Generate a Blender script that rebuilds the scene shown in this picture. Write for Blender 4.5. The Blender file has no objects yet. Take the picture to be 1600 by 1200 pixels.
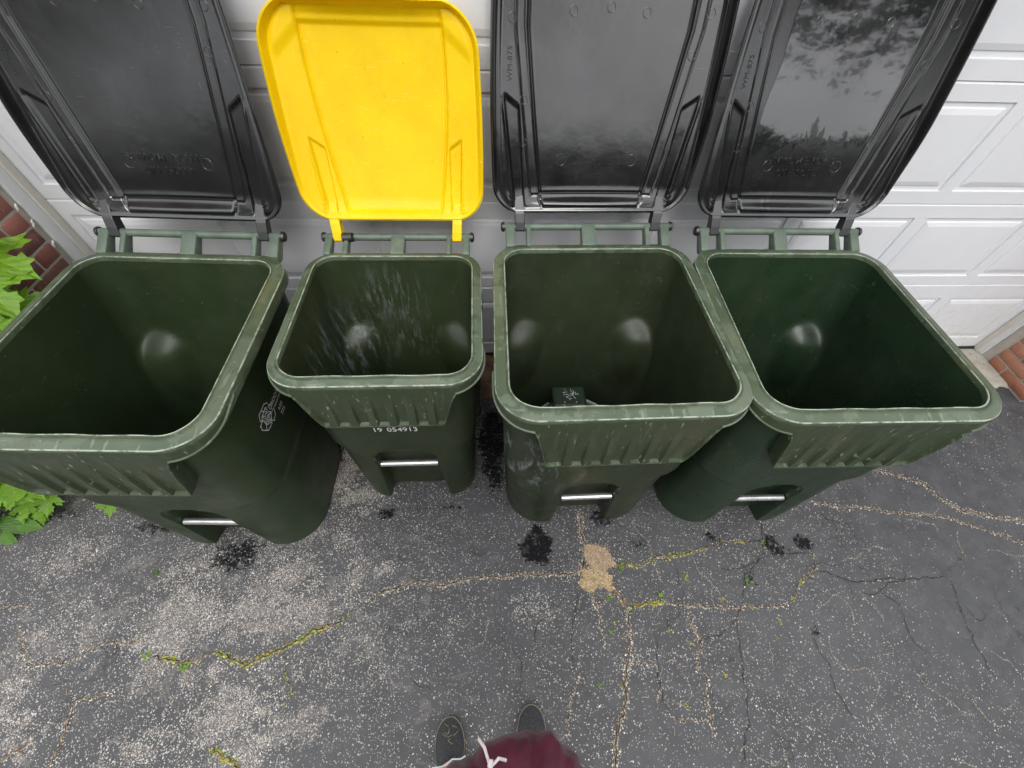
import bpy, bmesh, math, random
import numpy as np
from mathutils import Vector, Matrix
from mathutils.geometry import tessellate_polygon

scene = bpy.context.scene
COL = scene.collection
R = math.radians
PI = math.pi
rnd = random.Random(7)

# ------------------------------------------------------------------ camera
F_PX, PITCH, YAW, ROLL = 651.49, 0.95147, 0.091664, -0.055949
CAM = (-0.68392, -1.66878, 1.94783)
def camera_axes():
    fwd = Vector((math.sin(YAW)*math.cos(PITCH), math.cos(YAW)*math.cos(PITCH), -math.sin(PITCH)))
    right = Vector((math.cos(YAW), -math.sin(YAW), 0))
    down = fwd.cross(right)
    r2 = math.cos(ROLL)*right + math.sin(ROLL)*down
    d2 = -math.sin(ROLL)*right + math.cos(ROLL)*down
    return r2, d2, fwd
cr_, cd_, cf_ = camera_axes()
cam_data = bpy.data.cameras.new('camera')
cam = bpy.data.objects.new('camera', cam_data); COL.objects.link(cam)
cam.matrix_world = Matrix(((cr_.x, -cd_.x, -cf_.x, CAM[0]), (cr_.y, -cd_.y, -cf_.y, CAM[1]), (cr_.z, -cd_.z, -cf_.z, CAM[2]), (0, 0, 0, 1)))
cam_data.sensor_width = 36.0
cam_data.lens = F_PX/1600*36.0
cam_data.shift_x = -2.28/1600
cam_data.shift_y = 14.54/1600
cam_data.clip_start = 0.02
cam_data.clip_end = 600
scene.camera = cam

# ------------------------------------------------------------------ sky, sun, exposure
SUN_EL, SUN_AZ = R(42), R(178)      # azimuth measured clockwise from +Y (toward the garage)
world = bpy.data.worlds.new('World'); scene.world = world; world.use_nodes = True
wn, wl = world.node_tree.nodes, world.node_tree.links
wn.clear()
sky = wn.new('ShaderNodeTexSky'); sky.sky_type = 'NISHITA'; sky.sun_disc = False
sky.sun_elevation = SUN_EL; sky.sun_rotation = SUN_AZ
sky.air_density = 1.0; sky.dust_density = 4.0; sky.ozone_density = 1.0
hs = wn.new('ShaderNodeHueSaturation'); hs.inputs['Saturation'].default_value = 0.30
wl.new(sky.outputs[0], hs.inputs['Color'])
mx = wn.new('ShaderNodeMixRGB'); mx.inputs['Fac'].default_value = 0.72     # cloud layer over the sky
mx.inputs['Color2'].default_value = (11.4, 11.6, 12.0, 1)
wl.new(hs.outputs[0], mx.inputs['Color1'])
# slow variation of the cloud brightness
tc = wn.new('ShaderNodeTexCoord'); nz = wn.new('ShaderNodeTexNoise'); nz.inputs['Scale'].default_value = 2.2; nz.inputs['Detail'].default_value = 4
wl.new(tc.outputs['Generated'], nz.inputs['Vector'])
mr = wn.new('ShaderNodeMapRange'); mr.inputs['From Min'].default_value = .3; mr.inputs['From Max'].default_value = .7
mr.inputs['To Min'].default_value = .8; mr.inputs['To Max'].default_value = 1.2
wl.new(nz.outputs['Fac'], mr.inputs['Value'])
mu = wn.new('ShaderNodeMixRGB'); mu.blend_type = 'MULTIPLY'; mu.inputs['Fac'].default_value = 1
wl.new(mx.outputs[0], mu.inputs['Color1']); wl.new(mr.outputs[0], mu.inputs['Color2'])
sx = wn.new('ShaderNodeSeparateXYZ'); wl.new(tc.outputs['Generated'], sx.inputs[0])
mz = wn.new('ShaderNodeMapRange'); mz.inputs['From Min'].default_value = 0.0; mz.inputs['From Max'].default_value = 1.0
mz.inputs['To Min'].default_value = .78; mz.inputs['To Max'].default_value = 1.75
wl.new(sx.outputs['Z'], mz.inputs['Value'])
mu2 = wn.new('ShaderNodeMixRGB'); mu2.blend_type = 'MULTIPLY'; mu2.inputs['Fac'].default_value = 1
wl.new(mu.outputs[0], mu2.inputs['Color1']); wl.new(mz.outputs[0], mu2.inputs['Color2'])
bg = wn.new('ShaderNodeBackground'); bg.inputs['Strength'].default_value = 0.125
wl.new(mu2.outputs[0], bg.inputs['Color'])
wo = wn.new('ShaderNodeOutputWorld'); wl.new(bg.outputs[0], wo.inputs['Surface'])

sun_data = bpy.data.lights.new('sun', 'SUN'); sun_data.energy = 1.1; sun_data.angle = R(30); sun_data.color = (1, .97, .92)
sun = bpy.data.objects.new('sun', sun_data); COL.objects.link(sun)
sdir = Vector((math.sin(SUN_AZ)*math.cos(SUN_EL), math.cos(SUN_AZ)*math.cos(SUN_EL), math.sin(SUN_EL)))
sun.rotation_euler = sdir.to_track_quat('Z', 'Y').to_euler()
sun.location = (0, -6, 12)

scene.view_settings.view_transform = 'Standard'
scene.view_settings.look = 'None'
scene.view_settings.exposure = 0.26
scene.view_settings.gamma = 1.0
scene.view_settings.use_curve_mapping = False
scene.cycles.max_bounces = 8
scene.cycles.use_denoising = True

# ------------------------------------------------------------------ helpers
def prop(o, label=None, cat=None, group=None, kind=None):
    if label: o['label'] = label
    if cat: o['category'] = cat
    if group: o['group'] = group
    if kind: o['kind'] = kind
    return o
def empty(name, loc=(0, 0, 0), rz=0, parent=None):
    o = bpy.data.objects.new(name, None); COL.objects.link(o)
    o.location = loc; o.rotation_euler = (0, 0, rz); o.parent = parent
    o.empty_display_size = .1
    return o
def mesh_obj(name, verts, faces, mats, parent=None, smooth=True, fmat=None):
    me = bpy.data.meshes.new(name)
    me.from_pydata([tuple(v) for v in verts], [], faces)
    me.update()
    if not isinstance(mats, (list, tuple)): mats = [mats]
    for m in mats: me.materials.append(m)
    if fmat is not None: me.polygons.foreach_set('material_index', fmat)
    me.polygons.foreach_set('use_smooth', [bool(smooth)]*len(me.polygons))
    o = bpy.data.objects.new(name, me); COL.objects.link(o); o.parent = parent
    return o
def sharpen(o, deg=35):
    me = o.data
    bm = bmesh.new(); bm.from_mesh(me)
    bmesh.ops.recalc_face_normals(bm, faces=bm.faces)
    for e in bm.edges:
        if len(e.link_faces) == 2 and e.calc_face_angle(0) > R(deg): e.smooth = False
    bm.to_mesh(me); bm.free(); me.update()
    return o
def box_data(x0, x1, y0, y1, z0, z1):
    v = [(x0,y0,z0),(x1,y0,z0),(x1,y1,z0),(x0,y1,z0),(x0,y0,z1),(x1,y0,z1),(x1,y1,z1),(x0,y1,z1)]
    f = [(3,2,1,0),(4,5,6,7),(0,1,5,4),(1,2,6,5),(2,3,7,6),(3,0,4,7)]
    return v, f
class MB:
    def __init__(s): s.v = []; s.f = []
    def add(s, v, f, M=None):
        b = len(s.v)
        s.v += [tuple(M @ Vector(p)) for p in v] if M is not None else [tuple(p) for p in v]
        s.f += [tuple(i+b for i in q) for q in f]
    def box(s, *a, M=None): v, f = box_data(*a); s.add(v, f, M)
    def tube(s, pts, rad, n=12, caps=True):
        pts = [Vector(p) for p in pts]; b = len(s.v)
        rads = rad if isinstance(rad, (list, tuple)) else [rad]*len(pts)
        ref = None
        for i, p in enumerate(pts):
            t = (pts[min(i+1, len(pts)-1)] - pts[max(i-1, 0)]).normalized()
            if ref is None:
                ref = Vector((0, 0, 1)) if abs(t.z) < .9 else Vector((1, 0, 0))
            a = (ref - t*ref.dot(t)).normalized(); c = t.cross(a); ref = a
            for k in range(n):
                w = 2*PI*k/n
                s.v.append(tuple(p + rads[i]*(math.cos(w)*a + math.sin(w)*c)))
        for i in range(len(pts)-1):
            for k in range(n):
                k2 = (k+1) % n
                s.f.append((b+i*n+k, b+i*n+k2, b+(i+1)*n+k2, b+(i+1)*n+k))
        if caps:
            s.f.append(tuple(b+k for k in range(n))[::-1]); s.f.append(tuple(b+(len(pts)-1)*n+k for k in range(n)))
    def build(s, name, mat, parent=None, smooth=True, sharp=35):
        o = mesh_obj(name, s.v, s.f, mat, parent, smooth)
        if smooth and sharp: sharpen(o, sharp)
        return o
def bevelled(o, w=.003, seg=2):
    m = o.modifiers.new('bevel', 'BEVEL'); m.width = w; m.segments = seg; m.limit_method = 'ANGLE'
    dg = bpy.context.evaluated_depsgraph_get(); dg.update()
    me = bpy.data.meshes.new_from_object(o.evaluated_get(dg)); o.modifiers.clear(); o.data = me
    return o
def sstep(a, b, x):
    t = np.clip((x-a)/(b-a), 0, 1); return t*t*(3-2*t)
def vnoise(x, y, seed=0):
    """cheap smooth 2-D value noise on arrays"""
    r = np.random.RandomState(seed); T = r.rand(256, 256)
    xi = np.floor(x).astype(int); yi = np.floor(y).astype(int); fx = x-xi; fy = y-yi
    fx = fx*fx*(3-2*fx); fy = fy*fy*(3-2*fy)
    g = lambda a, b: T[a % 256, b % 256]
    return (g(xi, yi)*(1-fx)+g(xi+1, yi)*fx)*(1-fy)+(g(xi, yi+1)*(1-fx)+g(xi+1, yi+1)*fx)*fy
def fbm(x, y, seed=0, o=4):
    s = 0; a = .5; n = 0
    for k in range(o): s = s+a*vnoise(x*2**k, y*2**k, seed+k); n += a; a *= .5
    return s/n

# ------------------------------------------------------------------ materials
class NT:
    def __init__(s, name):
        s.m = bpy.data.materials.new(name); s.m.use_nodes = True
        s.n = s.m.node_tree.nodes; s.l = s.m.node_tree.links; s.n.clear()
        s.out = s.n.new('ShaderNodeOutputMaterial'); s.b = s.n.new('ShaderNodeBsdfPrincipled')
        s.l.new(s.b.outputs[0], s.out.inputs['Surface'])
        s.tc = s.n.new('ShaderNodeTexCoord'); s.obj = s.tc.outputs['Object']
        s.nrm = None
    def link(s, a, b): s.l.new(a, b)
    def setin(s, sock, v):
        if isinstance(v, (int, float)): sock.default_value = v
        elif isinstance(v, tuple): sock.default_value = v if len(v) == 4 or sock.type == 'VECTOR' else (*v, 1)
        else: s.link(v, sock)
    def map(s, scale=(1, 1, 1), rot=(0, 0, 0), loc=(0, 0, 0), src=None):
        n = s.n.new('ShaderNodeMapping'); n.inputs['Scale'].default_value = scale; n.inputs['Rotation'].default_value = rot; n.inputs['Location'].default_value = loc
        s.link(src or s.obj, n.inputs['Vector']); return n.outputs[0]
    def noise(s, scale, detail=4, rough=.55, vec=None, dist=0.0):
        n = s.n.new('ShaderNodeTexNoise'); n.inputs['Scale'].default_value = scale; n.inputs['Detail'].default_value = detail
        n.inputs['Roughness'].default_value = rough; n.inputs['Distortion'].default_value = dist
        s.link(vec or s.obj, n.inputs['Vector']); return n.outputs['Fac']
    def voro(s, scale, vec=None, feature='F1', rand=1.0):
        n = s.n.new('ShaderNodeTexVoronoi'); n.feature = feature; n.inputs['Scale'].default_value = scale
        n.inputs['Randomness'].default_value = rand
        s.link(vec or s.obj, n.inputs['Vector']); return n
    def ramp(s, v, a, b, lo=0.0, hi=1.0, smooth=False):
        n = s.n.new('ShaderNodeMapRange'); n.clamp = True
        if smooth: n.interpolation_type = 'SMOOTHSTEP'
        for k, x in (('From Min', a), ('From Max', b), ('To Min', lo), ('To Max', hi)): s.setin(n.inputs[k], x)
        s.setin(n.inputs['Value'], v); return n.outputs[0]
    def math(s, op, a, b=0.0, c=None):
        n = s.n.new('ShaderNodeMath'); n.operation = op; s.setin(n.inputs[0], a); s.setin(n.inputs[1], b)
        if c is not None: s.setin(n.inputs[2], c)
        return n.outputs[0]
    def mix(s, f, a, b, mode='MIX'):
        n = s.n.new('ShaderNodeMixRGB'); n.blend_type = mode
        s.setin(n.inputs['Fac'], f); s.setin(n.inputs['Color1'], a); s.setin(n.inputs['Color2'], b); return n.outputs[0]
    def attr(s, name):
        n = s.n.new('ShaderNodeAttribute'); n.attribute_name = name; return n.outputs['Fac'], n.outputs['Color']
    def orand(s):
        n = s.n.new('ShaderNodeObjectInfo'); return n.outputs['Random']
    def sep(s, v=None):
        n = s.n.new('ShaderNodeSeparateXYZ'); s.link(v or s.obj, n.inputs[0]); return n.outputs
    def bump(s, h, strength=.3, dist=.01):
        n = s.n.new('ShaderNodeBump'); n.inputs['Strength'].default_value = strength; n.inputs['Distance'].default_value = dist
        s.link(h, n.inputs['Height'])
        if s.nrm is not None: s.link(s.nrm, n.inputs['Normal'])
        s.nrm = n.outputs[0]; s.link(s.nrm, s.b.inputs['Normal']); return s.nrm
    def set(s, **k):
        names = dict(color='Base Color', rough='Roughness', metal='Metallic', ior='IOR', spec='Specular IOR Level', coat='Coat Weight', coatr='Coat Roughness', trans='Transmission Weight', sheen='Sheen Weight', sub='Subsurface Weight')
        for a, v in k.items(): s.setin(s.b.inputs[names[a]], v)
        return s

def near(t, pt, rad, soft=.5):
    """1 near an object-space point, 0 beyond rad"""
    n = t.n.new('ShaderNodeVectorMath'); n.operation = 'DISTANCE'; t.link(t.obj, n.inputs[0]); n.inputs[1].default_value = pt
    return t.ramp(n.outputs['Value'], rad*soft, rad, 1.0, 0.0, True)

def scratches(t, scale=40, stretch=(1, 14, 1), rot=(0, 0, .5), thr=.72):
    v = t.map(scale=stretch, rot=rot)
    return t.ramp(t.noise(scale, 2, .5, v), thr, thr+.04)

def green_plastic(name, base=(.026, .040, .022), dirt=.5, smears=(), seed=0.0, rough=.36, bloom=.5):
    t = NT(name)
    off = t.map(loc=(seed, seed*1.7, seed*.6))
    big = t.noise(3.1, 5, .6, off)
    col = t.mix(t.ramp(big, .35, .7), base, tuple(c*1.5+.001 for c in base))
    # chalky bloom of weathered plastic
    bl = t.ramp(t.noise(7.0, 6, .65, off, .6), .52, .74, 0, bloom)
    col = t.mix(bl, col, (.045, .058, .038))
    # brown dirt film
    dv = t.map(scale=(1, 1, .35), loc=(seed*2, 0, seed))
    dm = t.math('MULTIPLY', t.ramp(t.noise(5.0, 7, .7, dv, .4), .5, .75), dirt)
    col = t.mix(t.math('MULTIPLY', dm, .5), col, (.060, .055, .034))
    # fine pale scratches in several directions
    sc = None
    for i, (s_, st, rt, th) in enumerate(((26, (1, 1, 9), (.3, .6, .2), .70), (30, (9, 1, 1), (.2, .3, .9), .715), (34, (1, 8, 1), (.9, .1, .5), .72), (22, (1.4, 1, 7), (-.5, .3, -.6), .70))):
        v = t.map(scale=st, rot=rt, loc=(seed+i, i, 0))
        a = t.ramp(t.noise(s_, 1.5, .4, v), th, th+.03)
        sc = a if sc is None else t.math('MAXIMUM', sc, a)
    gate = t.ramp(t.noise(4.2, 5, .7, off), .50, .66)
    scg = t.math('MULTIPLY', t.math('MULTIPLY', sc, gate), .30)
    col = t.mix(scg, col, (.20, .22, .17))
    # specks
    vo = t.voro(120, off)
    sp = t.math('MULTIPLY', t.ramp(vo.outputs['Distance'], .10, .16, 1, 0), t.ramp(t.sep(vo.outputs['Color'])[0], .975, .985))
    col = t.mix(t.math('MULTIPLY', sp, .8), col, (.45, .45, .40))
    rg = t.ramp(t.noise(9, 5, .6, off), .3, .75, rough-.08, rough+.16)
    for (pt, rad, amt, st, rt, c) in smears:
        v = t.map(scale=st, rot=rt)
        m = t.math('MULTIPLY', near(t, pt, rad, .25), t.ramp(t.noise(30, 5, .7, v, .3), .50, .66))
        m = t.math('MULTIPLY', m, amt)
        col = t.mix(m, col, c)
    t.set(color=col, rough=rg, ior=1.5, spec=.42)
    t.bump(t.noise(420, 3, .6), .10, .001)
    t.bump(t.noise(14, 3, .5, off), .12, .006)
    return t.m

def rim_plastic(name, seed=0.0, amt=.6):
    t = NT(name); off = t.map(loc=(seed, seed, 0))
    col = t.mix(t.ramp(t.noise(6, 5, .6, off), .3, .7), (.050, .074, .038), (.075, .100, .058))
    # scuffed, chalky patches with hard ragged edges
    sc = t.math('MAXIMUM', t.ramp(t.noise(13, 7, .62, off, .25), .56, .59), t.ramp(t.noise(5, 6, .6, t.map(loc=(seed+4, 2, 0))), .52, .545))
    z = t.sep()
    col = t.mix(t.math('MULTIPLY', sc, amt*.35), col, (.20, .235, .175))
    yl = t.ramp(t.noise(8, 5, .6, t.map(scale=(1, .4, 1), loc=(seed+3, 1, 0))), .60, .72, 0, .35)
    col = t.mix(yl, col, (.17, .15, .06))
    st = t.ramp(t.noise(60, 3, .6, t.map(scale=(1, .12, 1))), .63, .68)
    st2 = t.ramp(t.noise(60, 3, .6, t.map(scale=(.12, 1, 1))), .63, .68)
    col = t.mix(t.math('MULTIPLY', t.math('MAXIMUM', st, st2), .30), col, (.30, .33, .26))
    dk = t.ramp(t.noise(9, 7, .75, off), .60, .80, 0, .40)
    col = t.mix(dk, col, (.040, .045, .030))
    t.set(color=col, rough=t.ramp(t.noise(25, 4, .6, off), .3, .7, .32, .50), ior=1.5)
    t.bump(t.noise(300, 3, .6), .12, .001); t.bump(sc, .15, .0008)
    return t.m

def skirt_plastic(name, seed=0.0):
    t = NT(name); off = t.map(loc=(seed, 0, seed))
    col = t.mix(t.ramp(t.noise(5, 5, .6, off), .3, .7), (.032, .048, .024), (.050, .066, .036))
    v = t.map(scale=(1, 1, .12), loc=(seed, 1, 2))
    stk = t.ramp(t.noise(38, 6, .7, v, .2), .54, .70)
    col = t.mix(t.math('MULTIPLY', stk, .35), col, (.13, .15, .105))
    br = t.ramp(t.noise(9, 5, .6, t.map(scale=(1, 1, .4), loc=(5+seed, 2, 0))), .55, .72, 0, .5)
    col = t.mix(br, col, (.085, .074, .048))
    s2 = t.ramp(t.noise(30, 1.5, .4, t.map(scale=(5, 1, 1), rot=(0, .5, .3), loc=(seed, 0, 0))), .70, .73)
    col = t.mix(t.math('MULTIPLY', s2, .6), col, (.30, .33, .25))
    # worn pale edge at the lower hem
    z = t.sep()[2]
    t.set(color=col, rough=t.ramp(t.noise(18, 4, .6, off), .3, .7, .28, .5))
    t.bump(t.noise(400, 2, .6), .1, .001)
    return t.m

def black_plastic(name, seed=0.0, wet=None, base=.012, rough=.22):
    t = NT(name); off = t.map(loc=(seed, seed*2, 0))
    col = t.mix(t.ramp(t.noise(4, 5, .6, off), .35, .7), (base*.4, base*.4, base*.4, 1), (base*.8, base*.8, base*.85, 1))
    ch = t.ramp(t.noise(9, 6, .65, t.map(scale=(1, .5, 1), loc=(seed, 0, 0)), .5), .5, .75, 0, .18)
    col = t.mix(ch, col, (.045, .045, .050))
    rg = t.ramp(t.noise(7, 5, .6, off), .3, .75, rough, rough+.10)
    s1 = t.ramp(t.noise(34, 1.5, .4, t.map(scale=(1, 9, 1), rot=(0, 0, .35), loc=(seed, 0, 0))), .71, .735)
    s2 = t.ramp(t.noise(30, 1.5, .4, t.map(scale=(8, 1, 1), rot=(0, 0, .8), loc=(0, seed, 0))), .72, .745)
    sc = t.math('MULTIPLY', t.math('MAXIMUM', s1, s2), t.ramp(t.noise(3, 2, .5, off), .45, .6))
    col = t.mix(t.math('MULTIPLY', sc, .22), col, (.14, .14, .15))
    if wet:                                   # a sheet of rain water with runnels at its lower edge
        u0, u1, s0, s1_ = wet
        x, y, z = t.sep()
        jag = t.noise(1.0, 6, .72, t.map(scale=(21, 4, 1)), .4)
        edge = t.math('ADD', s0-.05, t.math('MULTIPLY', t.math('MULTIPLY', t.ramp(jag, .35, .75), t.ramp(t.noise(5, 2, .5), .35, .65, .3, 1.3)), .20))
        slant = t.math('ADD', y, t.math('MULTIPLY', x, -.10))
        m = t.ramp(t.math('SUBTRACT', slant, edge), 0, .003)
        wob = t.math('MULTIPLY', t.noise(3.0, 3, .5), .07)
        m = t.math('MULTIPLY', m, t.ramp(t.math('ADD', x, wob), u0, u0+.004))
        m = t.math('MULTIPLY', m, t.ramp(t.math('ADD', x, wob), u1, u1+.004, 1, 0))
        dr = t.math('MULTIPLY', t.ramp(t.noise(1.0, 5, .6, t.map(scale=(26, 4, 1), loc=(9, 2, 0))), .60, .64), t.ramp(y, .05, .12))
        m2 = t.math('MAXIMUM', m, t.math('MULTIPLY', dr, t.ramp(y, .22, .10)))
        rg = t.math('MULTIPLY', rg, t.ramp(m2, 0, 1, 1, .35))
        col = t.mix(t.math('MULTIPLY', m2, .6), col, (.016, .016, .018))
        t.set(coat=m2, coatr=.02)
        t.bump(m2, .25, .0012)
    t.set(color=col, rough=rg, ior=1.82)
    t.bump(t.noise(11, 3, .5, off), .10, .006)
    return t.m

def simple(name, color, rough=.5, metal=0.0, var=.25, vs=12, bump=0.0, bs=60, bd=.002, spec=.5):
    t = NT(name)
    col = t.mix(t.ramp(t.noise(vs, 5, .6), .3, .7), tuple(c*(1-var) for c in color), tuple(min(1, c*(1+var)) for c in color))
    t.set(color=col, rough=t.ramp(t.noise(vs*2, 4, .6), .3, .7, max(0, rough-.07), min(1, rough+.07)), metal=metal, spec=spec)
    if bump: t.bump(t.noise(bs, 4, .6), bump, bd)
    return t.m

M = {}
M['green1'] = green_plastic('weathered_green_plastic_a', base=(.018, .030, .012), seed=1.3, bloom=.35)
M['green2'] = green_plastic('weathered_green_plastic_b', base=(.020, .029, .012), seed=5.1, bloom=.45, smears=[
    ((-.24, .02, .62), .34, .75, (1.2, 1.2, .16), (0, .25, 0), (.20, .24, .24)),
    ((-.05, .20, .80), .20, .45, (2.0, 2.0, .14), (0, .12, 0), (.22, .25, .24)),
    ((.02, .22, .62), .16, .35, (2.0, 2.0, .2), (0, -.1, 0), (.2, .22, .2))])
M['green3'] = green_plastic('weathered_green_plastic_c', base=(.021, .029, .014), seed=9.7, bloom=.6, smears=[
    ((-.36, -.24, .62), .42, 1.0, (.7, .7, .30), (0, .4, .3), (.20, .235, .24)),
    ((-.36, -.20, .66), .24, .8, (.35, .35, .2), (.3, .1, .8), (.17, .20, .205)),
    ((.28, -.12, .70), .22, .30, (1.0, 1.0, .7), (0, 0, .3), (.015, .03, .015))])
M['green4'] = green_plastic('weathered_green_plastic_d', base=(.012, .026, .012), seed=14.2, bloom=.3, rough=.30)
def worn_glint_mat():
    t = NT('worn_edge_highlight')
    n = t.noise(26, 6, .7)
    col = t.mix(t.ramp(n, .40, .55), (.10, .13, .08), (.36, .40, .32))  # pale tone paints the rim's edge highlight as well as whitened wear
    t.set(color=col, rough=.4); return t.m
M['worn_glint'] = worn_glint_mat()
M['rim1'] = rim_plastic('scuffed_rim_a', 2.1, .5); M['rim2'] = rim_plastic('scuffed_rim_b', 7.3, .75)
M['rim3'] = rim_plastic('scuffed_rim_c', 4.9, .9); M['rim4'] = rim_plastic('scuffed_rim_d', 11.4, .55)
M['skirt1'] = skirt_plastic('skirt_plastic_a', 1.0); M['skirt2'] = skirt_plastic('skirt_plastic_b', 6.0)
M['skirt3'] = skirt_plastic('skirt_plastic_c', 3.3); M['skirt4'] = skirt_plastic('skirt_plastic_d', 8.2)
M['lid1'] = black_plastic('black_lid_a', 1.0, rough=.16); M['lid3'] = black_plastic('black_lid_c', 4.0, rough=.09)
M['lid4'] = black_plastic('black_lid_d', 7.7, wet=(-.17, .25, .30, 0), rough=.12)
M['blackp'] = black_plastic('black_plastic', 2.2, rough=.40)
M['white_paint'] = simple('white_vinyl_trim', (.76, .765, .77), .4, var=.03, vs=3)
M['stop'] = simple('cream_door_stop', (.70, .66, .60), .45, var=.05, vs=6)
M['galv'] = simple('galvanised_metal', (.62, .62, .62), .32, metal=.85, var=.15, vs=40)
M['hinge_green'] = simple('faded_green_hinge', (.11, .145, .11), .40, var=.22, vs=22, bump=.1)
M['tyre'] = simple('black_rubber', (.02, .02, .02), .75, bump=.4, bs=90)
M['hub'] = simple('grey_hub', (.10, .10, .10), .5)
M['white_print'] = simple('white_print', (.72, .73, .72), .55, var=.15, vs=60)
M['gap_black'] = simple('black_weatherseal', (.015, .015, .016), .6)

def yellow_mat():
    t = NT('yellow_lid_plastic')
    col = t.mix(t.ramp(t.noise(5, 5, .6), .3, .7), (.84, .54, .0), (.95, .65, .0))
    vo = t.voro(60); sp = t.math('MULTIPLY', t.ramp(vo.outputs['Distance'], .1, .2, 1, 0), t.ramp(t.sep(vo.outputs['Color'])[0], .97, .98))
    col = t.mix(t.math('MULTIPLY', sp, .35), col, (.3, .2, .01))
    m = t.math('MULTIPLY', near(t, (.0, .43, -.01), .07, .3), t.ramp(t.noise(34, 5, .7, t.map(scale=(2, 1, 1))), .52, .60))
    col = t.mix(t.math('MULTIPLY', m, .38), col, (.50, .34, .02))
    gr = t.ramp(t.noise(7, 7, .75, t.map(scale=(1.4, .5, 1))), .54, .78, 0, .22)
    col = t.mix(gr, col, (.52, .36, .03))
    sc = t.ramp(t.noise(30, 1.5, .4, t.map(scale=(1, 8, 1), rot=(0, 0, .3))), .71, .735, 0, .35)
    col = t.mix(sc, col, (.98, .80, .25))
    t.set(color=col, rough=t.ramp(t.noise(9, 4, .6), .3, .7, .38, .52), spec=.3)
    t.bump(t.noise(9, 3, .5), .08, .006)
    return t.m
M['yellow'] = yellow_mat()

def door_mat():
    t = NT('white_door_enamel')
    v = t.map(scale=(1, 1, 14))
    grain = t.noise(70, 5, .65, t.map(scale=(.06, 1, 1)))
    col = t.mix(t.ramp(t.noise(2.0, 5, .6), .3, .7), (.74, .75, .78), (.80, .805, .83))
    dt = t.ramp(t.noise(6, 6, .7, t.map(scale=(1, 1, .5))), .58, .78, 0, .22)
    col = t.mix(dt, col, (.62, .58, .53))
    z_ = t.sep(t.n.new('ShaderNodeNewGeometry').outputs['Position'])[2]
    spl = t.math('MULTIPLY', t.ramp(z_, .02, .75, 1, 0), t.ramp(t.noise(22, 7, .75), .48, .70))
    col = t.mix(t.math('MULTIPLY', spl, .45), col, (.45, .41, .35))
    drp = t.ramp(t.noise(12, 6, .7, t.map(scale=(3, 1, .12))), .60, .75, 0, .16)
    col = t.mix(drp, col, (.50, .48, .44))
    t.set(color=col, rough=t.ramp(t.noise(4, 4, .6), .3, .7, .28, .45))
    t.bump(grain, .14, .0015); t.bump(t.noise(3.5, 3, .5), .10, .02)
    return t.m
M['door'] = door_mat()

def brick_mat(name, cols):
    t = NT(name); r = t.orand()
    cr = t.n.new('ShaderNodeValToRGB'); cr.color_ramp.interpolation = 'CONSTANT'
    while len(cr.color_ramp.elements) < len(cols): cr.color_ramp.elements.new(.5)
    for i, c in enumerate(cols):
        cr.color_ramp.elements[i].position = i/len(cols); cr.color_ramp.elements[i].color = (*c, 1)
    t.link(r, cr.inputs['Fac'])
    w = t.math('MULTIPLY', r, 40.0)
    cb = t.n.new('ShaderNodeCombineXYZ'); t.link(w, cb.inputs[0]); t.link(w, cb.inputs[1])
    va = t.n.new('ShaderNodeVectorMath'); t.link(t.obj, va.inputs[0]); t.link(cb.outputs[0], va.inputs[1]); vec = va.outputs[0]
    n1 = t.noise(26, 6, .7, vec); n2 = t.noise(120, 5, .7, vec)
    col = t.mix(t.ramp(n1, .35, .7, 0, .6), cr.outputs[0], (.30, .14, .10), 'MIX')
    col = t.mix(t.ramp(n2, .58, .72, 0, .6), col, (.05, .03, .03))
    col = t.mix(t.ramp(t.noise(60, 5, .7, vec), .64, .70, 0, .7), col, (.50, .45, .40))
    t.set(color=col, rough=.72)
    t.bump(n1, .5, .006); t.bump(n2, .5, .002)
    return t.m
M['brick_dark'] = brick_mat('dark_red_brick', [(.28, .075, .06), (.13, .045, .04), (.34, .11, .08), (.09, .04, .038), (.24, .07, .06)])
M['brick_light'] = brick_mat('orange_red_brick', [(.42, .16, .09), (.36, .12, .08), (.50, .22, .13), (.30, .09, .06)])
def mortar_mat():
    t = NT('sandy_mortar')
    col = t.mix(t.ramp(t.noise(14, 6, .7), .3, .7), (.40, .35, .29), (.56, .51, .44))
    t.set(color=col, rough=.9); t.bump(t.noise(90, 6, .7), .8, .006); return t.m
M['mortar'] = mortar_mat()
def concrete_mat():
    t = NT('stained_concrete')
    x, y, z = t.sep()
    st = t.ramp(x, 1.3, 2.2, 1, 0)
    col = t.mix(t.ramp(t.noise(9, 6, .7), .3, .7), (.38, .36, .30), (.52, .49, .42))
    cb = t.mix(t.ramp(t.noise(16, 6, .75), .35, .65), (.10, .055, .03), (.27, .17, .11))
    col = t.mix(st, col, cb)
    col = t.mix(t.ramp(t.noise(40, 6, .7), .58, .68, 0, .7), col, (.09, .07, .055))
    t.set(color=col, rough=.85); t.bump(t.noise(60, 6, .7), .8, .006); return t.m
M['concrete'] = concrete_mat()

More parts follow.
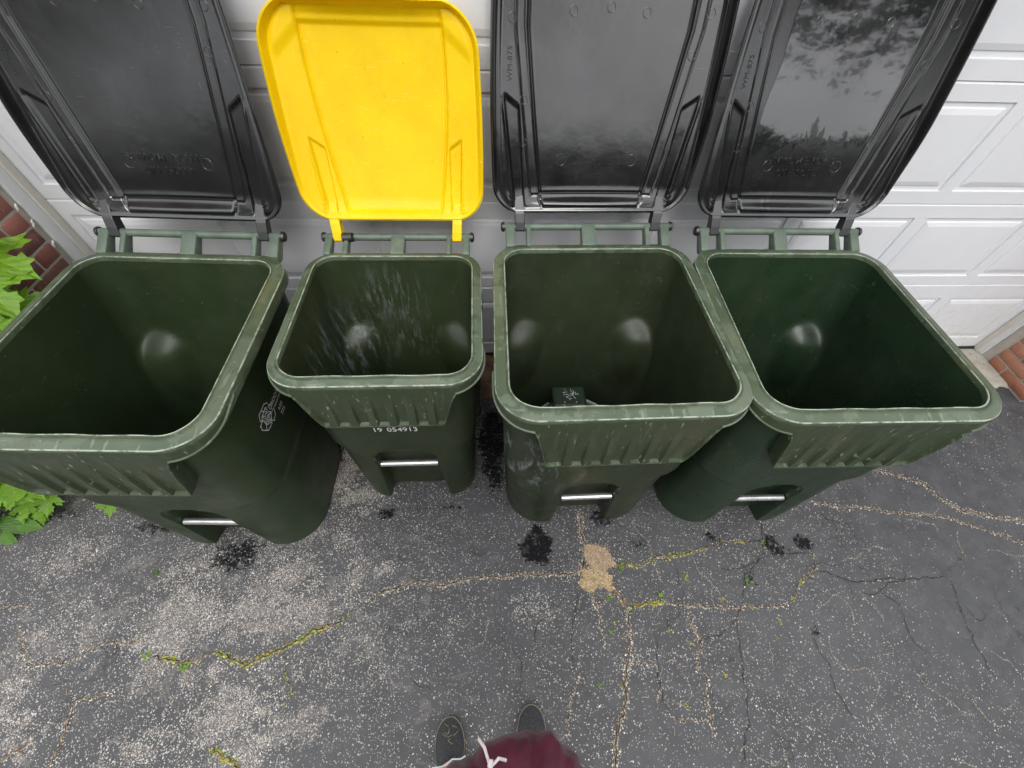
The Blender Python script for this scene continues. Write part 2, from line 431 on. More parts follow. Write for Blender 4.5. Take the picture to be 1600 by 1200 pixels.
def asphalt_mat():
    t = NT('worn_asphalt'); P = t.obj
    exf, _ = t.attr('exposed'); wet, _ = t.attr('wet'); sm, _ = t.attr('smooth_seal')
    big = t.noise(1.7, 6, .6); med = t.noise(11, 6, .65)
    base = t.mix(t.ramp(big, .3, .7), (.042, .042, .044), (.074, .074, .077))
    base = t.mix(t.math('MULTIPLY', sm, .75), base, (.037, .038, .041))
    base = t.mix(t.ramp(med, .35, .75, 0, .6), base, (.100, .100, .102))
    exf = t.math('MULTIPLY', exf, t.ramp(t.math('ADD', t.noise(15, 8, .72, None, .5), t.math('MULTIPLY', exf, .18)), .46, .58, .15, 1.3))
    ex = t.math('ADD', exf, t.ramp(t.noise(7, 7, .7, None, .3), .60, .80, 0, .22))
    # dusty, bare binder between the exposed stones
    tan = t.mix(t.noise(60, 4, .7), (.15, .12, .11), (.32, .265, .235))
    ragged = t.ramp(t.math('ADD', ex, t.math('MULTIPLY', t.math('SUBTRACT', t.noise(36, 7, .75), .5), 3.4)), .45, 1.0)
    ragged = t.math('MULTIPLY', ragged, t.ramp(ex, .18, .5))
    ragged = t.math('MULTIPLY', ragged, t.ramp(t.noise(30, 8, .78, None, .6), .44, .58))
    col = t.mix(t.math('MULTIPLY', ragged, .62), base, tan)
    # aggregate: three sizes of stone
    h = None; stones = None
    for sc_, r0, dens, k in ((135, .42, .12, 1.05), (230, .46, .19, 1.0), (85, .22, .02, .7)):
        wv = t.map(loc=(sc_*.01, sc_*.02, 0), scale=(1, 1, .25), rot=(0, 0, sc_*.1))
        ds = t.n.new('ShaderNodeVectorMath'); ds.operation = 'MULTIPLY_ADD'
        nn = t.n.new('ShaderNodeTexNoise'); nn.inputs['Scale'].default_value = sc_*1.2; nn.inputs['Detail'].default_value = 1; t.link(P, nn.inputs['Vector'])
        t.link(nn.outputs['Color'], ds.inputs[0]); ds.inputs[1].default_value = (.5/sc_,)*3; t.link(wv, ds.inputs[2])
        vo = t.voro(sc_, ds.outputs[0]); cs = t.sep(vo.outputs['Color'])
        thr = t.math('SUBTRACT', 1-dens, t.math('MULTIPLY', t.math('MULTIPLY', ex, t.ramp(t.noise(24, 6, .75), .38, .6, .15, 1.25)), .60*k))
        thr = t.math('ADD', thr, t.math('MULTIPLY', sm, dens*.80))
        thr = t.math('ADD', thr, t.ramp(big, .40, .62, 0, dens*.6))
        on = t.ramp(t.math('SUBTRACT', cs[0], thr), 0, .01)
        rad = t.math('MULTIPLY_ADD', cs[1], r0*.6, r0*.5)
        blob = t.ramp(t.math('SUBTRACT', vo.outputs['Distance'], rad), -.05, .05, 1, 0)
        m = t.math('MULTIPLY', on, blob)
        sc_col = t.mix(cs[2], (.30, .27, .24), (.88, .85, .78))
        col = t.mix(t.math('MULTIPLY', m, .9), col, sc_col)
        stones = m if stones is None else t.math('MAXIMUM', stones, m)
    rg = t.ramp(t.noise(30, 4, .6), .3, .7, .52, .72)
    # damp drips
    wm = t.ramp(t.math('ADD', wet, t.math('MULTIPLY', t.math('SUBTRACT', t.noise(48, 7, .8, None, .8), .5), 4.0)), .50, .58)
    wm = t.math('MULTIPLY', wm, t.ramp(wet, .02, .1))
    col = t.mix(t.math('MULTIPLY', wm, .93), col, (.004, .004, .005))
    # crazing
    cv = t.n.new('ShaderNodeTexVoronoi'); cv.feature = 'DISTANCE_TO_EDGE'; cv.inputs['Scale'].default_value = 5.5
    dn = t.n.new('ShaderNodeVectorMath'); dn.operation = 'MULTIPLY_ADD'; n3 = t.n.new('ShaderNodeTexNoise'); n3.inputs['Scale'].default_value = 9; n3.inputs['Detail'].default_value = 6
    t.link(P, n3.inputs['Vector']); t.link(n3.outputs['Color'], dn.inputs[0]); dn.inputs[1].default_value = (.22,)*3; t.link(P, dn.inputs[2]); t.link(dn.outputs[0], cv.inputs['Vector'])
    ck = t.math('MULTIPLY', t.ramp(cv.outputs['Distance'], .002, .010, 1, 0), t.ramp(t.noise(2.3, 3, .5), .56, .66))
    col = t.mix(t.math('MULTIPLY', ck, .6), col, (.014, .013, .012))
    # pale dust veins on the left half
    x, y, z = t.sep()
    vm = t.math('MULTIPLY', t.ramp(t.noise(5.5, 8, .72, t.map(scale=(1, 1.6, 1), rot=(0, 0, .5)), 1.6), .565, .61), t.ramp(t.noise(5.5, 8, .72, t.map(scale=(1, 1.6, 1), rot=(0, 0, .5)), 1.6), .61, .66, 1, 0))
    vm = t.math('MULTIPLY', vm, t.ramp(x, -1.2, -.3, .55, .12))
    col = t.mix(vm, col, (.22, .20, .18))
    t.set(color=col, rough=t.mix(wm, rg, (.6, .6, .6)), spec=t.ramp(wm, 0, 1, .42, .08))
    hh = t.math('ADD', t.math('MULTIPLY', t.noise(330, 4, .7), .6), t.math('MULTIPLY', stones, .5))
    hh = t.math('SUBTRACT', hh, ck)
    t.bump(hh, .75, .003); t.bump(med, .3, .01)
    return t.m
M['asphalt'] = asphalt_mat()

def vcol_mat(name, rough=.75, trans=0.0):
    t = NT(name); f, c = t.attr('tint')
    t.set(color=c, rough=rough)
    return t.m
M['tint'] = vcol_mat('tinted_debris')

def leaf_mat(name, a, b):
    t = NT(name); r = t.orand()
    x, y, z = t.sep()
    col = t.mix(r, a, b)
    vein = t.ramp(t.math('ABSOLUTE', x), 0.0, .018, .45, 0)
    lat = t.n.new('ShaderNodeTexWave'); lat.bands_direction = 'DIAGONAL'; lat.inputs['Scale'].default_value = 5; lat.inputs['Distortion'].default_value = 1.2
    t.link(t.obj, lat.inputs['Vector'])
    col = t.mix(t.ramp(lat.outputs['Fac'], .85, 1, 0, .25), col, tuple(min(1, c*1.6) for c in b))
    col = t.mix(vein, col, tuple(min(1, c*1.7) for c in b))
    col = t.mix(t.ramp(t.noise(6, 4, .6), .4, .7, 0, .35), col, tuple(c*.6 for c in a))
    t.set(color=col, rough=.45)
    tr = t.n.new('ShaderNodeBsdfTranslucent'); t.setin(tr.inputs['Color'], t.mix(.5, col, (.30, .50, .02)))
    ms = t.n.new('ShaderNodeMixShader'); ms.inputs[0].default_value = .38
    t.link(t.b.outputs[0], ms.inputs[1]); t.link(tr.outputs[0], ms.inputs[2]); t.link(ms.outputs[0], t.out.inputs['Surface'])
    t.bump(lat.outputs['Fac'], .2, .01)
    return t.m
M['leaf'] = leaf_mat('maple_leaf', (.12, .25, .012), (.22, .42, .025))
M['leaf_dark'] = leaf_mat('ovate_leaf', (.055, .15, .012), (.11, .25, .02))
M['stem'] = simple('green_stem', (.12, .13, .04), .6)
M['bark'] = simple('tree_bark', (.09, .07, .055), .9, bump=.8, bs=20, bd=.03)
M['crown'] = simple('tree_foliage', (.045, .075, .022), .7, var=.5, vs=1.2)

M['shorts'] = (lambda t: (t.set(color=t.mix(t.ramp(t.noise(30, 5, .6), .3, .7), (.060, .004, .018), (.115, .009, .034)), rough=.55, sheen=.12), t.bump(t.noise(600, 3, .6), .3, .001), t.bump(t.noise(22, 4, .6, t.map(scale=(2, 1, .6))), .35, .01), t.m)[-1])(NT('maroon_satin_cloth'))
M['shirt'] = simple('grey_cotton', (.20, .20, .21), .85, bump=.2, bs=300)
M['skin'] = simple('skin', (.52, .30, .21), .5, var=.08)
M['cord'] = simple('pinkish_white_cord', (.72, .66, .66), .8, bump=.4, bs=400)
M['shoe'] = (lambda t: (t.set(color=t.mix(t.ramp(t.noise(260, 2, .5, t.map(scale=(3, 1, 1))), .4, .62), (.010, .010, .011), (.075, .075, .078)), rough=.85), t.bump(t.noise(500, 2, .6), .6, .002), t.m)[-1])(NT('black_knit'))
M['sole'] = simple('tan_sole', (.34, .30, .20), .7)
M['hair'] = simple('dark_hair', (.03, .022, .018), .7)
M['eye'] = simple('eye', (.5, .5, .5), .2, var=.05)

# traced positions on the ground, metres
CRACKS = [
    ('moss', 0.0224, [(-2.031, -1.499), (-1.916, -1.521), (-1.854, -1.528), (-1.775, -1.496), (-1.700, -1.524), (-1.645, -1.548), (-1.592, -1.525), (-1.515, -1.494), (-1.459, -1.470), (-1.417, -1.439), (-1.332, -1.420), (-1.285, -1.399)]),
    ('tan', 0.0220, [(-1.216, -1.342), (-1.154, -1.308), (-1.090, -1.285), (-1.023, -1.275), (-0.912, -1.292), (-0.803, -1.271), (-0.636, -1.264), (-0.468, -1.266), (-0.311, -1.264)]),
    ('tan', 0.0351, [(-0.273, -0.985), (-0.277, -1.083), (-0.267, -1.156), (-0.286, -1.225), (-0.307, -1.290)]),
    ('moss', 0.0204, [(-0.150, -1.243), (-0.076, -1.238), (-0.035, -1.248), (0.032, -1.215), (0.152, -1.208), (0.248, -1.189), (0.379, -1.159), (0.471, -1.160)]),
    ('dark', 0.0120, [(0.471, -1.160), (0.564, -1.158), (0.604, -1.059)]),
    ('moss', 0.0217, [(-0.180, -1.329), (-0.147, -1.373), (-0.098, -1.407), (-0.042, -1.402), (0.015, -1.397)]),
    ('tan', 0.0136, [(0.015, -1.397), (0.137, -1.410), (0.232, -1.421), (0.341, -1.431), (0.426, -1.429), (0.496, -1.432), (0.569, -1.428)]),
    ('moss', 0.0142, [(0.569, -1.428), (0.639, -1.367), (0.706, -1.330), (0.761, -1.279), (0.788, -1.224)]),
    ('dark', 0.0118, [(0.788, -1.224), (0.676, -1.219), (0.553, -1.223)]),
    ('tan', 0.0251, [(-0.202, -1.295), (-0.147, -1.348), (-0.129, -1.423), (-0.128, -1.471), (-0.150, -1.550), (-0.173, -1.635), (-0.206, -1.734), (-0.248, -1.825), (-0.276, -1.911), (-0.305, -2.007)]),
    ('tan', 0.0162, [(-0.278, -1.325), (-0.262, -1.369), (-0.257, -1.406), (-0.217, -1.378), (-0.185, -1.354)]),
    ('tan', 0.0178, [(0.135, -1.417), (0.136, -1.505), (0.153, -1.540), (0.113, -1.626), (0.131, -1.690), (0.112, -1.749), (0.106, -1.842)]),
    ('tan', 0.0099, [(-0.151, -1.593), (-0.054, -1.619), (-0.044, -1.682), (-0.081, -1.730)]),
    ('tan', 0.0095, [(-0.055, -1.770), (-0.012, -1.791), (0.097, -1.796)]),
    ('dark', 0.0082, [(0.153, -1.540), (0.253, -1.522), (0.306, -1.489), (0.363, -1.431), (0.430, -1.306), (0.536, -1.228)]),
    ('tan', 0.0290, [(1.203, -0.784), (1.380, -0.844), (1.519, -0.902), (1.565, -0.989), (1.624, -1.050), (1.793, -1.095), (1.970, -1.126)]),
    ('tan', 0.0189, [(0.897, -0.983), (1.019, -1.004), (1.173, -1.025), (1.290, -1.052), (1.537, -1.079), (1.683, -1.153), (1.884, -1.230)]),
    ('dark', 0.0114, [(0.755, -1.292), (0.824, -1.322), (0.927, -1.352), (1.081, -1.345), (1.353, -1.348)]),
    ('dark', 0.0080, [(1.368, -1.349), (1.327, -1.471), (1.300, -1.590), (1.296, -1.743)]),
    ('dark', 0.0077, [(0.664, -1.468), (0.622, -1.583), (0.643, -1.650), (0.628, -1.733), (0.664, -1.832)]),
    ('tan', 0.0147, [(-2.564, -1.390), (-2.456, -1.511), (-2.308, -1.508), (-2.222, -1.448), (-2.077, -1.450)]),
    ('tan', 0.0180, [(-2.097, -1.607), (-2.220, -1.630), (-2.210, -1.730), (-2.217, -1.831)]),
    ('tan', 0.0175, [(-2.400, -1.830), (-2.385, -1.790), (-2.309, -1.743)]),
    ('moss', 0.0143, [(-1.527, -1.494), (-1.481, -1.596), (-1.451, -1.647), (-1.471, -1.703)]),
    ('dark', 0.0076, [(-0.322, -1.341), (-0.364, -1.449), (-0.386, -1.583), (-0.363, -1.636)]),
    ('tan', 0.0096, [(-0.363, -1.636), (-0.414, -1.743), (-0.435, -1.816)]),
    ('dark', 0.0125, [(-0.906, -0.824), (-0.764, -0.852), (-0.686, -0.897), (-0.594, -0.949)]),
    ('tan', 0.0130, [(-2.710, -1.309), (-2.641, -1.302), (-2.578, -1.305)]),
    ('dark', 0.0073, [(0.332, -1.455), (0.293, -1.634), (0.265, -1.775), (0.180, -1.934)]),
    ('dark', 0.0092, [(-1.165, -0.881), (-1.053, -0.933), (-0.930, -0.968)]),
    ('moss', 0.0177, [(-1.688, -1.790), (-1.586, -1.838), (-1.553, -1.872)]),
    ('tan', 0.0105, [(-0.257, -1.406), (-0.250, -1.489), (-0.247, -1.550)]),
]
PATCHES = [
(-1.995,-1.357,0.140,0.178,1.00),
(-1.585,-1.227,0.135,0.091,0.90),
(-1.658,-1.383,0.179,0.082,0.90),
(-1.681,-1.683,0.172,0.133,1.00),
(-1.286,-1.239,0.033,0.104,0.70),
(-1.507,-1.038,0.173,0.088,0.50),
(-2.385,-1.687,0.111,0.074,0.80),
(-1.479,-1.757,0.090,0.090,0.70),
(-0.520,-1.400,0.075,0.060,0.90),
(-1.900,-1.797,0.130,0.069,0.70),
(-2.495,-1.113,0.161,0.068,0.40),
(-1.305,-0.861,0.123,0.082,0.90),
(-1.415,-0.757,0.079,0.139,0.90),
(-2.478,-1.570,0.035,0.024,1.00),
(-2.275,-1.391,0.149,0.115,0.40),
(-1.914,-1.162,0.163,0.135,0.35),
(-1.166,-1.217,0.039,0.027,0.70),
(-2.471,-1.427,0.146,0.133,0.40),
(-1.404,-1.382,0.234,0.214,0.25),
(-1.382,-0.577,0.066,0.115,0.70),
(-0.102,-1.606,0.102,0.042,0.30),
(-0.881,-1.380,0.160,0.145,0.10)
]
WET = [
(-0.492,-1.147,0.073,0.071,1.00),
(-0.487,-1.075,0.030,0.035,1.00),
(-1.184,-0.969,0.054,0.037,0.90),
(-1.818,-1.125,0.111,0.097,0.80),
(-2.183,-0.999,0.127,0.053,0.70),
(0.326,-1.134,0.061,0.041,0.70),
(0.604,-1.174,0.046,0.043,0.70),
(0.367,-1.150,0.036,0.029,0.70),
(0.622,-1.203,0.054,0.034,0.60),
(0.759,-1.174,0.043,0.035,0.80),
(0.650,-1.527,0.038,0.032,0.50),
(0.459,-1.307,0.041,0.053,0.40),
(-0.680,-0.558,0.075,0.236,0.90),
(-1.465,-0.575,0.033,0.153,0.80),
(-0.901,-0.938,0.061,0.032,0.50),
(-0.013,-1.151,0.060,0.040,0.50),
(-2.687,-0.908,0.171,0.043,0.50),
(-0.171,-1.026,0.043,0.031,0.70)
]
PATCH_UP = [(-0.272, -1.153), (-0.247, -1.145), (-0.219, -1.15), (-0.182, -1.161), (-0.164, -1.194), (-0.154, -1.217), (-0.144, -1.239), (-0.169, -1.247), (-0.199, -1.259), (-0.245, -1.253), (-0.273, -1.225), (-0.281, -1.185)]
PATCH_LOW = [(-0.31, -1.255), (-0.254, -1.25), (-0.2, -1.263), (-0.167, -1.29), (-0.185, -1.311), (-0.177, -1.344), (-0.191, -1.344), (-0.211, -1.327), (-0.247, -1.323), (-0.268, -1.345), (-0.286, -1.34), (-0.31, -1.323), (-0.317, -1.306), (-0.295, -1.281)]

# ------------------------------------------------------------------ ground: one sheet, fine near the bins, out to the horizon
def axis(lo, hi, step, far):
    mid = list(np.arange(lo, hi+step*.5, step)); a = []; s = step; x = mid[0]
    while x > -far: s *= 1.35; x -= s; a.append(x)
    b = []; s = step; x = mid[-1]
    while x < far: s *= 1.35; x += s; b.append(x)
    return np.array(a[::-1]+mid+b)
gx = axis(-3.4, 3.3, .0125, 150); gy = axis(-2.9, .0, .0125, 150)
XX, YY = np.meshgrid(gx, gy)
near_ = (np.abs(XX) < 6) & (YY > -6) & (YY < 2)
Z = np.where(near_, (fbm(XX*2.2+50, YY*2.2+50, 3)-.5)*.010+(fbm(XX*14+9, YY*14+9, 5, 3)-.5)*.0035, 0)
rq = random.Random(77); SUBP = []
for cx, cy, rx, ry, a in PATCHES:
    SUBP.append((cx, cy, rx*.55, ry*.55, a))
    for _ in range(11):
        q, th = rq.uniform(.3, 1.25), rq.uniform(0, 6.28); k = rq.uniform(.12, .42)
        SUBP.append((cx+rx*q*math.cos(th), cy+ry*q*math.sin(th), rx*k*rq.uniform(.6, 1.5), ry*k*rq.uniform(.6, 1.7), a*rq.uniform(.5, 1)))
ex = np.zeros_like(XX); wt = np.zeros_like(XX)
wob = (fbm(XX*6+20, YY*6+20, 11, 6)-.5)*1.5
for cx, cy, rx, ry, a in SUBP:
    d = np.sqrt(((XX-cx)/(rx*1.25))**2+((YY-cy)/(ry*1.25))**2)+wob*1.3
    ex = np.maximum(ex, a*(1-sstep(.55, 1.05, d)))
for cx, cy, rx, ry, a in WET:
    d = np.sqrt(((XX-cx)/(rx*1.2))**2+((YY-cy)/(ry*1.2))**2)+wob*.9
    wt = np.maximum(wt, a*(1-sstep(.3, 1.1, d)))
ex = ex+.20*(1-sstep(-1.7, -.5, XX))*(YY < 0)+.05
ssl = sstep(.2, 1.3, XX+.25*YY)*.9
Z = Z+.0025*(fbm(XX*60, YY*60, 8, 2)-.5)*np.clip(ex, 0, 1)*near_
nx, ny = len(gx), len(gy)
verts = np.stack([XX.ravel(), YY.ravel(), Z.ravel()], 1)
i = np.arange(nx-1)[None, :]+np.arange(ny-1)[:, None]*nx
quads = np.stack([i, i+1, i+1+nx, i+nx], -1).reshape(-1, 4)
me = bpy.data.meshes.new('driveway')
me.vertices.add(len(verts)); me.vertices.foreach_set('co', verts.astype(np.float32).ravel())
me.loops.add(quads.size); me.loops.foreach_set('vertex_index', quads.ravel().astype(np.int32))
me.polygons.add(len(quads)); me.polygons.foreach_set('loop_start', (np.arange(len(quads))*4).astype(np.int32))
me.polygons.foreach_set('loop_total', np.full(len(quads), 4, np.int32)); me.polygons.foreach_set('use_smooth', np.ones(len(quads), bool))
me.update(calc_edges=True); me.validate()
for nm, arr in (('exposed', ex), ('wet', wt), ('smooth_seal', ssl)):
    at = me.attributes.new(nm, 'FLOAT', 'POINT'); at.data.foreach_set('value', arr.ravel().astype(np.float32))
me.materials.append(M['asphalt'])
driveway = bpy.data.objects.new('driveway', me); COL.objects.link(driveway); prop(driveway, kind='structure')
def gz(x, y):
    return float(((fbm(np.array([x*2.2+50.]), np.array([y*2.2+50.]), 3)-.5)*.010+(fbm(np.array([x*14+9.]), np.array([y*14+9.]), 5, 3)-.5)*.0035)[0])

# ------------------------------------------------------------------ cracks, grit, moss
def resample(pts, step):
    out = []
    for (x0, y0), (x1, y1) in zip(pts, pts[1:]):
        L = math.hypot(x1-x0, y1-y0); n = max(1, int(L/step))
        for k in range(n): out.append((x0+(x1-x0)*k/n, y0+(y1-y0)*k/n))
    out.append(pts[-1]); return out
def wander(pts, amp, seed):
    r = random.Random(seed); n = len(pts); out = []
    ph = [r.uniform(0, 6.28) for _ in range(6)]; fr = [r.uniform(.12, 1.6) for _ in range(6)]
    for k, (x, y) in enumerate(pts):
        x2, y2 = pts[min(k+1, n-1)]; x1, y1 = pts[max(k-1, 0)]; L = math.hypot(x2-x1, y2-y1) or 1
        o = amp*sum(math.sin(ph[j]+fr[j]*k)/(1+fr[j]*2) for j in range(6))*.6+r.uniform(-.25, .25)*amp
        out.append((x-(y2-y1)/L*o, y+(x2-x1)/L*o))
    return out
def strip(mb, pts, w, z, seed, taper=True):
    r = random.Random(seed); n = len(pts); b = len(mb.v); wl = .6
    for k, (x, y) in enumerate(pts):
        x2, y2 = pts[min(k+1, n-1)]; x1, y1 = pts[max(k-1, 0)]; L = math.hypot(x2-x1, y2-y1) or 1
        wl += (r.uniform(.15, 1.1)-wl)*.5
        t = min(1, min(k, n-1-k)/6+.1) if taper else 1
        a, c = w*.5*t*wl*r.uniform(.5, 1.4), w*.5*t*wl*r.uniform(.5, 1.4)
        zz = gz(x, y)+z; nx_, ny_ = -(y2-y1)/L, (x2-x1)/L
        mb.v += [(x+nx_*a, y+ny_*a, zz), (x-nx_*c, y-ny_*c, zz)]
    for k in range(n-1): mb.f.append((b+2*k, b+2*k+1, b+2*k+3, b+2*k+2))
M['crack_dark'] = simple('crack_shadow_dirt', (.016, .014, .012), .95, bump=.5, bs=200)
M['crack_tan'] = simple('crack_silt', (.27, .22, .165), .95, var=.6, vs=90, bump=.8, bs=150, bd=.004)
dark_mb, tan_mb = MB(), MB()
grit_pts, moss_pts = [], []     # (x, y, size, colour)
TAN = [(.74, .70, .60), (.66, .60, .48), (.50, .42, .31), (.38, .27, .18), (.62, .55, .44), (.22, .14, .09), (.70, .66, .58), (.44, .30, .17)]
MOSS = [(.28, .34, .03), (.46, .42, .06), (.16, .25, .02), (.58, .46, .10), (.22, .36, .03), (.52, .36, .07), (.30, .20, .07)]
r = random.Random(3)
for ci, (kind, w, pts) in enumerate(CRACKS):
    path = wander(resample(pts, .006), .0065, ci)
    if kind == 'dark':
        strip(dark_mb, path, max(.0035, w*.42), .0035, ci)
    else:
        strip(tan_mb, path, w*.50, .0030, ci); strip(dark_mb, wander(path, .002, ci+70), w*.20, .0060, ci+50)
    for (x, y) in path:
        k = {'dark': .35, 'tan': 4.6, 'moss': 1.3}[kind]*max(.5, w/.02)
        for _ in range(int(k)+(r.random() < k % 1)):
            grit_pts.append((x+r.gauss(0, w*.30), y+r.gauss(0, w*.30), r.uniform(.0010, .0030), r.choice(TAN)))
    if kind == 'moss':
        dens = 0.0
        for (x, y) in path:
            dens += (r.random()-.5)*.5; dens = min(1.2, max(0, dens))
            for _ in range(int(dens*10)):
                moss_pts.append((x+r.gauss(0, w*.24), y+r.gauss(0, w*.24), r.uniform(.0018, .0042), r.choice(MOSS)))
# fine hair cracks
for k in range(58):
    x, y = r.uniform(-1.0, 2.4), r.uniform(-2.1, -1.05); a = r.uniform(0, 6.28); p = [(x, y)]
    for _ in range(r.randint(5, 16)):
        a += r.gauss(0, .45); x += .02*math.cos(a); y += .02*math.sin(a); p.append((x, y))
    pale = r.random() < .55
    strip(tan_mb if pale else dark_mb, wander(resample(p, .006), .003, 900+k), r.uniform(.0014, .0032), .0035, 900+k)
    if pale:
        for (x, y) in resample(p, .004): grit_pts.append((x+r.gauss(0, .0025), y+r.gauss(0, .0025), r.uniform(.0008, .0018), r.choice(TAN+[(.66, .63, .56)]*4)))
for k in range(12):
    moss_pts += [(x0+r.gauss(0, .005), y0+r.gauss(0, .005), r.uniform(.0015, .003), r.choice(MOSS)) for x0, y0 in [(r.uniform(-.3, .6), r.uniform(-1.8, -1.25))] for _ in range(14)]
# loose pale chips on the bare patches
for cx, cy, rx, ry, a in PATCHES:
    for _ in range(int(2600*rx*ry*a/.012*.22)):
        q, th = math.sqrt(r.random())*1.25, r.uniform(0, 6.28)
        grit_pts.append((cx+rx*q*math.cos(th), cy+ry*q*math.sin(th), r.uniform(.0010, .0030), r.choice([(.55, .52, .47), (.40, .36, .31), (.64, .61, .56), (.30, .26, .22)])))
for _ in range(1800):
    x = r.uniform(-3.0, 2.6) if r.random() < .45 else r.uniform(-3.0, -.6); y = r.uniform(-2.15, -.85)
    grit_pts.append((x, y, r.uniform(.0008, .0021), r.choice([(.55, .54, .50), (.46, .43, .38), (.66, .64, .58)])))
grit_pts = grit_pts[:26000]
def chips(name, pts, mat, flat=.55, lift=.0, **kw):
    base = np.array([(1, 0, 0), (.3, .95, 0), (-.8, .6, 0), (-.8, -.6, 0), (.3, -.95, 0), (0, 0, 1)], float)
    fb = np.array([(0, 1, 5), (1, 2, 5), (2, 3, 5), (3, 4, 5), (4, 0, 5)])
    rs = np.random.RandomState(5); n = len(pts); V = np.zeros((n, 6, 3)); Cc = np.zeros((n, 6, 4))
    P_ = np.array([(p[0], p[1], p[2]) for p in pts]); c_ = np.array([p[3] for p in pts])
    gzv = (fbm(P_[:, 0]*2.2+50, P_[:, 1]*2.2+50, 3)-.5)*.010+(fbm(P_[:, 0]*14+9, P_[:, 1]*14+9, 5, 3)-.5)*.0035
    th = rs.rand(n)*6.28; el = .6+rs.rand(n)*.9
    jit = .7+.6*rs.rand(n, 6, 3)
    b = base[None]*jit
    x = b[..., 0]*el[:, None]; y = b[..., 1]
    V[..., 0] = P_[:, 0, None]+P_[:, 2, None]*(x*np.cos(th)[:, None]-y*np.sin(th)[:, None])
    V[..., 1] = P_[:, 1, None]+P_[:, 2, None]*(x*np.sin(th)[:, None]+y*np.cos(th)[:, None])
    V[..., 2] = gzv[:, None]+.001+lift+P_[:, 2, None]*b[..., 2]*flat
    Cc[..., :3] = c_[:, None, :]*(.75+.5*rs.rand(n))[:, None, None]; Cc[..., 3] = 1
    F = (fb[None]+np.arange(n)[:, None, None]*6).reshape(-1, 3)
    o = mesh_obj(name, V.reshape(-1, 3).tolist(), F.tolist(), mat, None, False)
    at = o.data.attributes.new('tint', 'FLOAT_COLOR', 'POINT'); at.data.foreach_set('color', Cc.astype(np.float32).ravel())
    return o
o = dark_mb.build('crack_hollows', M['crack_dark'], driveway, False); prop(o, kind='stuff')
o = tan_mb.build('crack_silt', M['crack_tan'], driveway, False); prop(o, kind='stuff')
o = chips('loose_grit', grit_pts, M['tint']); prop(o, 'pale loose grit and stone chips scattered over the dark asphalt', 'grit', kind='stuff')
o = chips('crack_moss', moss_pts, M['tint'], 1.1); prop(o, 'bright green moss growing along the asphalt cracks', 'moss', kind='stuff')
# straw-coloured dead moss filling the pothole where the cracks meet
def in_poly(x, y, poly):
    c = False; n = len(poly)
    for a in range(n):
        x0, y0 = poly[a]; x1, y1 = poly[a-1]
        if (y0 > y) != (y1 > y) and x < (x1-x0)*(y-y0)/(y1-y0)+x0: c = not c
    return c
M['straw_bed'] = simple('dead_moss_bed', (.24, .15, .08), .95, var=.4, vs=60, bump=.9, bs=160, bd=.004)
bed = MB(); fib_v, fib_f, fib_c = [], [], []
for pi_, poly in enumerate((PATCH_UP, PATCH_LOW)):
    ring = wander(resample(poly+[poly[0]], .008), .003, 40+pi_)
    cx, cy = sum(p[0] for p in ring)/len(ring), sum(p[1] for p in ring)/len(ring)
    tri = tessellate_polygon([[Vector((x, y, 0)) for x, y in ring]]); b = len(bed.v)
    bed.v += [(x, y, gz(x, y)+.005+.002*pi_) for x, y in ring]; bed.f += [tuple(b+q for q in f) for f in tri]
    xs, ys = [p[0] for p in poly], [p[1] for p in poly]; n = 0
    while n < 2600:
        x, y = r.uniform(min(xs), max(xs)), r.uniform(min(ys), max(ys))
        if not in_poly(x+r.gauss(0, .005), y+r.gauss(0, .005), poly): n += .2; continue
        a, L = r.uniform(0, 6.28), r.uniform(.004, .013); z0 = gz(x, y)+r.uniform(.006, .013); w = .0009
        dx, dy = math.cos(a)*L, math.sin(a)*L; b = len(fib_v)
        fib_v += [(x-dy/L*w, y+dx/L*w, z0), (x+dy/L*w, y-dx/L*w, z0), (x+dx, y+dy, z0+r.uniform(-.001, .003))]
        fib_f.append((b, b+1, b+2))
        c = r.choice([(.62, .47, .27), (.74, .62, .42), (.40, .26, .14), (.58, .38, .20), (.40, .36, .33), (.20, .13, .08)]) if pi_ == 0 else r.choice([(.76, .66, .42), (.66, .52, .30), (.60, .42, .22), (.40, .27, .14), (.22, .14, .08)])
        fib_c += [c]*3; n += 1
o = bed.build('pothole_fill', M['straw_bed'], driveway, False); prop(o, kind='stuff')
fo = mesh_obj('dead_moss', fib_v, fib_f, M['tint'], None, False); prop(fo, 'straw coloured dead moss filling the hole where the cracks meet', 'dead moss', kind='stuff')
at = fo.data.attributes.new('tint', 'FLOAT_COLOR', 'POINT'); at.data.foreach_set('color', np.array([(*c, 1) for c in fib_c], np.float32).ravel())

# ------------------------------------------------------------------ concrete apron under the door
def slab():
    n = 240; mb = MB(); rr_ = random.Random(8); edge = []
    for k in range(n+1):
        x = -2.6+5.2*k/n
        edge.append((x, -.300+.016*math.sin(k*.21)+rr_.uniform(-.008, .008)+.012*math.sin(k*.9+1)))
    for k in range(n+1):
        x, y = edge[k]
        for j, yy in enumerate((.35, .15, .02, -.06, -.14, -.22, y+.02)):
            mb.v.append((x, yy, .016+(rr_.uniform(-.0025, .0025) if yy < 0 else 0)))
        mb.v.append((x, y, .006)); mb.v.append((x, y-.006, -.01))
    for k in range(n):
        for j in range(8): mb.f.append((k*9+j, k*9+j+1, (k+1)*9+j+1, (k+1)*9+j))
    return mb.build('apron', M['concrete'], None, True, 40)
prop(slab(), kind='structure').name = 'pavement_apron'

